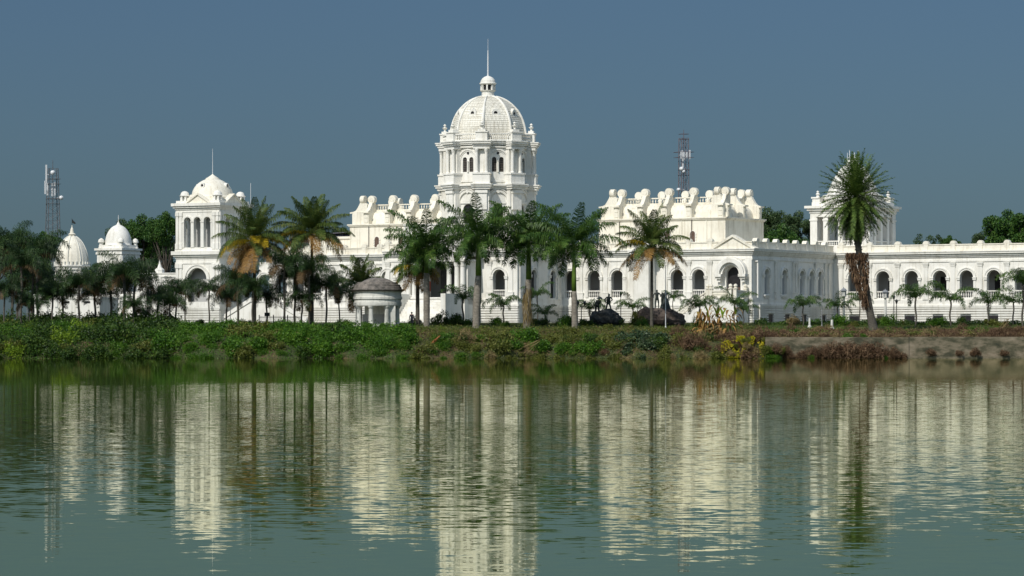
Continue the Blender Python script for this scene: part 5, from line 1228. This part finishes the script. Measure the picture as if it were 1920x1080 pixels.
def street_lamp(px, y1, Y, label, heads=2, mat='iron'):
    x = XX(px, Y); z0 = gz(x, Y); h = ZZ(y1, Y)-z0
    o = thing('street_lamp', label, 'lamp post', (x, Y, z0))
    m = MB(); m.lathe(0, 0, [(.16, -.2), (.16, .3), (.08, .4), (.05, .9), (.045, h-.7), (.07, h-.65)], 8)
    if heads == 2: m.tube([(-.38, 0, h-.62), (-.2, 0, h-.8), (0, 0, h-.72), (.2, 0, h-.8), (.38, 0, h-.62)], .025, 5)
    m.build('post', mat, o)
    for dx in ((-.38, .38) if heads == 2 else (0,)):
        m = MB(); m.lathe(dx, 0, [(.06, h-.62), (.17, h-.28), (.15, h-.27)], 6); l_ = m.build('lantern', 'iron', o)
        m = MB(); m.lathe(dx, 0, [(.2, h-.28), (.1, h-.14), (.03, h-.08), (.01, h)], 6); m.build('lantern_cap', mat, l_)
street_lamp(1090, 563, 405, 'black double-headed street lamp right of the rightmost royal palm')
street_lamp(1164, 546, 409, 'tall black street lamp between first statue and light palm', 1)
street_lamp(1681, 560, 405, 'black single lamp post left of the neat young palm', 1)
street_lamp(1676, 552, 409, 'slim black lamp post just behind the green upright shrub', 1)
def lantern_pillar(px, y1, Y, label):
    x = XX(px, Y); z0 = gz(x, Y); h = ZZ(y1, Y)-z0; o = thing('lantern_pillar', label, 'lamp post', (x, Y, z0))
    m = MB(); m.lathe(0, 0, [(.3, -.2), (.3, .5), (.16, .6), (.13, h-1.15), (.3, h-1.1), (.32, h-1.0)], 10); m.build('pillar', 'old', o)
    m = MB(); m.lathe(0, 0, [(.24, h-1.0), (.26, h-.45)], 6); l_ = m.build('lantern', 'glass', o)
    m = MB(); m.lathe(0, 0, [(.42, h-.45), (.2, h-.2), (.05, h-.12), (.02, h)], 6)
    for k in range(6): ph = 2*PI*k/6; m.lathe(.27*math.cos(ph), .27*math.sin(ph), [(.025, h-1), (.025, h-.45)], 4)
    m.build('lantern_cap', 'metal', l_)
lantern_pillar(1582, 538, 406, 'stone pillar with a six-sided lantern at the inner wing corner')
lantern_pillar(1660, 541, 407, 'stone pillar lantern right of the leaning date palm')
for px, Y, py in ((36, 400, 553), (57, 401, 548), (90, 400, 550)):
    x = XX(px, Y); z0 = gz(x, Y); h = ZZ(py, Y)-z0
    o = thing('globe_lamp', {36: 'leftmost white globe lamp seen between grove trunks', 57: 'brightest white globe lamp, beside the grey-green pole', 90: 'white globe lamp below the temple, right of the others'}[px], 'lamp post', (x, Y, z0))
    m = MB(); m.lathe(0, 0, [(.08, -.2), (.05, .5), (.04, h-.18)], 8); m.build('post', 'metal', o)
    m = MB(); m.lathe(0, 0, [(.02, h-.2)]+[(.19*math.sin(PI*k/8), h-.19*math.cos(PI*k/8)) for k in range(1, 8)]+[(.02, h+.19)], 12); m.build('globe', 'glass', o, True)
fx0, fx1 = XX(486, 404), XX(566, 404)
fo = thing('metal_fence', 'low dark iron picket fence in front of the left stairs', 'fence', ((fx0+fx1)/2, 404, 3.75)); m = MB(); w = (fx1-fx0)/2; m.box(-w, w, -.02, .02, .35, .4); m.box(-w, w, -.02, .02, .85, .9)
n = 34
for k in range(n+1): s = -w+2*w*k/n; m.box(s-.018, s+.018, -.018, .018, 0, 1.02)
m.build('pickets', 'iron', fo); m = MB()
for s in (-w, -w/3, w/3, w): m.box(s-.05, s+.05, -.05, .05, -.3, 1.15)
m.build('posts', 'iron', fo)
x = XX(501, 403); fl = thing('floodlight', 'small dark square floodlight on a short stand by the iron fence', 'floodlight', (x, 403, 4.0)); m = MB(); m.box(-.04, .04, -.04, .04, -.3, .7); m.box(-.3, .3, -.12, .1, .72, 1.15); m.box(-.2, .2, .1, .2, .8, 1.05); m.build('housing', 'iron', fl)
# ================================================================== MASTS
def mast(px, y0, y1, Y, w0, w1, label, mat, plats, ants, seed):
    rg = random.Random(seed); x = XX(px, Y); zb = 3.9; o = thing('radio_mast', label, 'mast', (x, Y, zb), R(20))
    h = ZZ(y1, Y)-zb; hv = ZZ(y0, Y)-zb; n = 22
    m = MB(); W = lambda z: (w0+(w1-w0)*max(0, min(1, (z/h))))/2
    cs = ((-1, -1), (1, -1), (1, 1), (-1, 1))
    for cx_, cy_ in cs: m.tube([(cx_*W(0), cy_*W(0), -1), (cx_*W(h), cy_*W(h), h)], .07, 4)
    for k in range(n):
        za, zb_ = h*k/n, h*(k+1)/n
        for j in range(4):
            a, c = cs[j], cs[(j+1) % 4]
            m.tube([(a[0]*W(za), a[1]*W(za), za), (c[0]*W(zb_), c[1]*W(zb_), zb_)], .022, 3); m.tube([(c[0]*W(za), c[1]*W(za), za), (a[0]*W(zb_), a[1]*W(zb_), zb_)], .022, 3)
            m.tube([(a[0]*W(zb_), a[1]*W(zb_), zb_), (c[0]*W(zb_), c[1]*W(zb_), zb_)], .022, 3)
    m.box(-.06, .06, -.06, .06, 0, h)
    m.build('lattice', mat, o)
    for py, ww in plats:
        z = ZZ(py, Y)-zb-.0; m = MB(); m.box(-ww, ww, -ww, -ww+.2, z-.05, z); m.box(-ww, ww, ww-.2, ww, z-.05, z); m.box(-ww, -ww+.2, -ww, ww, z-.05, z); m.box(ww-.2, ww, -ww, ww, z-.05, z); 
        for sx_ in (-1, 1): m.tube([(sx_*ww, -ww, z+.9), (sx_*ww, ww, z+.9)], .04, 4); m.tube([(-ww, sx_*ww, z+.9), (ww, sx_*ww, z+.9)], .04, 4)
        m.build('platform', mat, o)
    for dpx, py, hh_, kind in ants:
        z = ZZ(py, Y)-zb; dx = dpx/FP*Y; m = MB()
        if kind == 'p': m.box(dx-.14, dx+.14, -.75, -.6, z-hh_/2, z+hh_/2); m.box(dx-.03, dx+.03, -.6, 0, z-.05, z+.05); m.box(min(0, dx), max(0, dx), -.05, .0, z-.05, z+.05)
        else: m.T = lambda a, b_, c: (a, -.5-c, b_); m.lathe(dx, z, [(hh_*.9, 0), (hh_, .1), (hh_, .5), (hh_*.3, .7)], 14); m.T = None; m.box(min(0, dx), max(0, dx), -.55, -.45, z-.05, z+.05)
        m.build('antenna' if kind == 'p' else 'dish', 'antenna' if kind != 'd' else mat, o)
    m = MB(); m.lathe(0, 0, [(.07, h), (.04, h+(ZZ(y1-16, Y)-ZZ(y1, Y)))], 6); m.build('rod', mat, o)
mast(99, 455, 316, 640, 3.2, 1.6, 'tall grey lattice radio mast with white panel antennas at the far left', 'mast', [(345, 1.2), (382, 1.1)], [(-16, 352, 2.4, 'p'), (-12, 354, 2.0, 'p'), (-3, 356, 2.4, 'p'), (2, 355, 2.6, 'p'), (-12, 362, .9, 'p'), (-2, 324, .42, 'o'), (-14, 327, 3.4, 'p'), (14, 371, .4, 'o')], 1)
mast(1282, 360, 259, 620, 1.7, 1.3, 'rust-brown lattice radio mast rising behind the right upper hall', 'rust', [(261, .7), (295, 1.4), (328, .8)], [(-8, 291, 1.3, 'p'), (-6, 290, 1.4, 'p'), (-3, 292, 1.4, 'p'), (3, 291, 1.2, 'p'), (9, 290, 1.6, 'p'), (-5, 305, 1.6, 'p'), (-8, 317, .36, 'o'), (-4, 322, .3, 'o'), (-14, 356, .3, 'o')], 2)
# ================================================================== BACKGROUND TREES
def tree_proto(seed, n, rx, ry, rz, h, mat, ls=.42, nl=34, el=.55):
    rg = random.Random(seed); o = bpy.data.objects.new('tree', None); col.objects.link(o)
    L_ = []
    for k in range(nl):
        u = Vector((rg.gauss(0, 1), rg.gauss(0, 1), rg.gauss(0, 1)*.9+.15)).normalized()*rg.uniform(.45, .9)
        L_.append((Vector((u.x*rx, u.y*ry, h+u.z*rz)), rg.uniform(.2, .34)*rz))
    m = MB(); foliage(m, rg, L_, n, ls, el); m.build('crown', mat, o)
    m = MB(); m.tube([(0, 0, -.5), (.1, 0, h*.3), (0, .1, h*.65), (.1, 0, h+rz*.4)], [.6, .45, .35, .12], 9)
    for c, r_ in L_[:18]: m.tube([(0, 0, h*rg.uniform(.4, .75)), (c.x*.5, c.y*.5, (c.z+h*.6)/2), tuple(c)], [.2, .13, .04], 5)
    m.build('trunk', 'bark', o); return o
TPs = [tree_proto(501, 15000, 5.6, 5, 4.6, 9, 'tree'), tree_proto(502, 15000, 5.2, 5, 4.4, 9, 'treehaze'), tree_proto(503, 2600, 5, 4, 3.0, 9, 'treehaze', .4, 20)]
TK = [kids(o) for o in TPs]
def put_tree(k, px, Y, py_top, rpx, label, cat='tree', group=None):
    x = XX(px, Y); r_ = rpx/FP*Y; s = r_/5.4; top = ZZ(py_top, Y)-4; s2 = s
    o = copy_tree(TPs[k], (x, Y, 4.0), rnd.uniform(0, 6.28), s, label, TK[k]); o.name = 'tree'; o['category'] = cat
    if group: o['group'] = group
    # lift the crown to the height it has in the photo by a longer bole
    zc_ = (top-(13.4 if k < 2 else 12)*s)/s
    for c in kids(o):
        if c.name.startswith('crown'): c.location.z = zc_
        else: c.scale = (1, 1, (9+zc_+3)/12.0)
    return o
for a in ((0, 270, 560, 408, 48, 'big leafy tree behind the square pavilion'), (0, 312, 540, 402, 40, 'bright green tree pressed against the left edge of the tall tower'), (1, 235, 590, 415, 42, 'tree with haze-tinted foliage behind the pavilion dome'), (1, 300, 590, 440, 46, 'lower haze-tinted tree filling the gap beside the tall tower'),
          (0, 35, 520, 436, 42, 'dark tree at the far left edge above the palm grove'), (0, 82, 540, 438, 34, 'dark tree below the tall grey mast'), (1, -10, 560, 445, 44, 'dark tree cut off by the left edge'), (1, 60, 500, 480, 60, 'dark mass of tree behind the left grove'), (0, 200, 540, 500, 50, 'low dark tree behind the temple'),
          (1, 1445, 600, 393, 44, 'broad hazy tree between the upper hall and the belvedere, left part'), (1, 1492, 590, 400, 42, 'hazy tree touching the left side of the belvedere'), (0, 1470, 560, 428, 60, 'lower green tree behind the side parapet'),
          (2, 1742, 520, 436, 36, 'sparse small tree showing over the rear parapet'), (0, 1780, 530, 444, 22, 'yellowish small tree top over the rear parapet'), (0, 1885, 540, 400, 52, 'large rounded tree behind the right end of the rear wing'), (0, 1935, 530, 396, 50, 'large tree cut off by the right edge'), (1, 1840, 560, 436, 30, 'low left shoulder tree beside the large rounded one'),
          (1, 640, 620, 428, 26, 'dark tree top behind the grey metal hall')): put_tree(*a)
for o in TPs:
    for c in kids(o): bpy.data.objects.remove(c)
    bpy.data.objects.remove(o)
# ================================================================== CAMERA, SUN, SKY
cam = bpy.data.cameras.new('camera'); co = bpy.data.objects.new('camera', cam); col.objects.link(co); sc.camera = co
co.location = (0, 0, EYE); co.rotation_euler = (R(90), 0, 0)
cam.sensor_width = 36; cam.lens = 36*FP/1920; cam.shift_y = (HOR-540)/1920; cam.clip_start = .5; cam.clip_end = 8000
SE = R(44); SA = R(213)
sd = Vector((math.cos(SE)*math.sin(SA), math.cos(SE)*math.cos(SA), math.sin(SE)))
sl = bpy.data.lights.new('sun', 'SUN'); sl.energy = 3.55; sl.angle = R(.5); sl.color = (1.0, .955, .875)
so = bpy.data.objects.new('sun', sl); col.objects.link(so); so.rotation_euler = sd.to_track_quat('Z', 'Y').to_euler(); so.location = (-200, -100, 200)
wd = bpy.data.worlds.new('World'); sc.world = wd; wd.use_nodes = True; nt = wd.node_tree; L = nt.links.new
sk = N(nt, 'ShaderNodeTexSky'); sk.sky_type = 'NISHITA'; sk.sun_disc = False; sk.sun_elevation = SE; sk.sun_rotation = SA; sk.air_density = 1.0; sk.dust_density = .6; sk.ozone_density = 1.2; sk.altitude = 0
tc = N(nt, 'ShaderNodeTexCoord'); sp_ = N(nt, 'ShaderNodeSeparateXYZ'); L(tc.outputs['Generated'], sp_.inputs[0])
rp = ramp(nt, [(0, (.099, .147, .217)), (.03, (.1035, .155, .229)), (.10, (.127, .175, .243)), (.2, (.95, .9, .78)), (.4, (1, .96, .84))]); L(sp_.outputs['Z'], rp.inputs[0])
mx = N(nt, 'ShaderNodeMix', data_type='RGBA', blend_type='MULTIPLY'); mx.inputs[0].default_value = 1; L(sk.outputs[0], mx.inputs[6]); L(rp.outputs[0], mx.inputs[7])
L(mx.outputs[2], nt.nodes['Background'].inputs[0]); nt.nodes['Background'].inputs[1].default_value = .15
vs = sc.view_settings; vs.view_transform = 'Standard'; vs.look = 'None'; vs.exposure = 0; vs.gamma = 1
sc.cycles.max_bounces = 6; sc.cycles.caustics_reflective = False; sc.cycles.caustics_refractive = False
sc.cycles.use_denoising = True
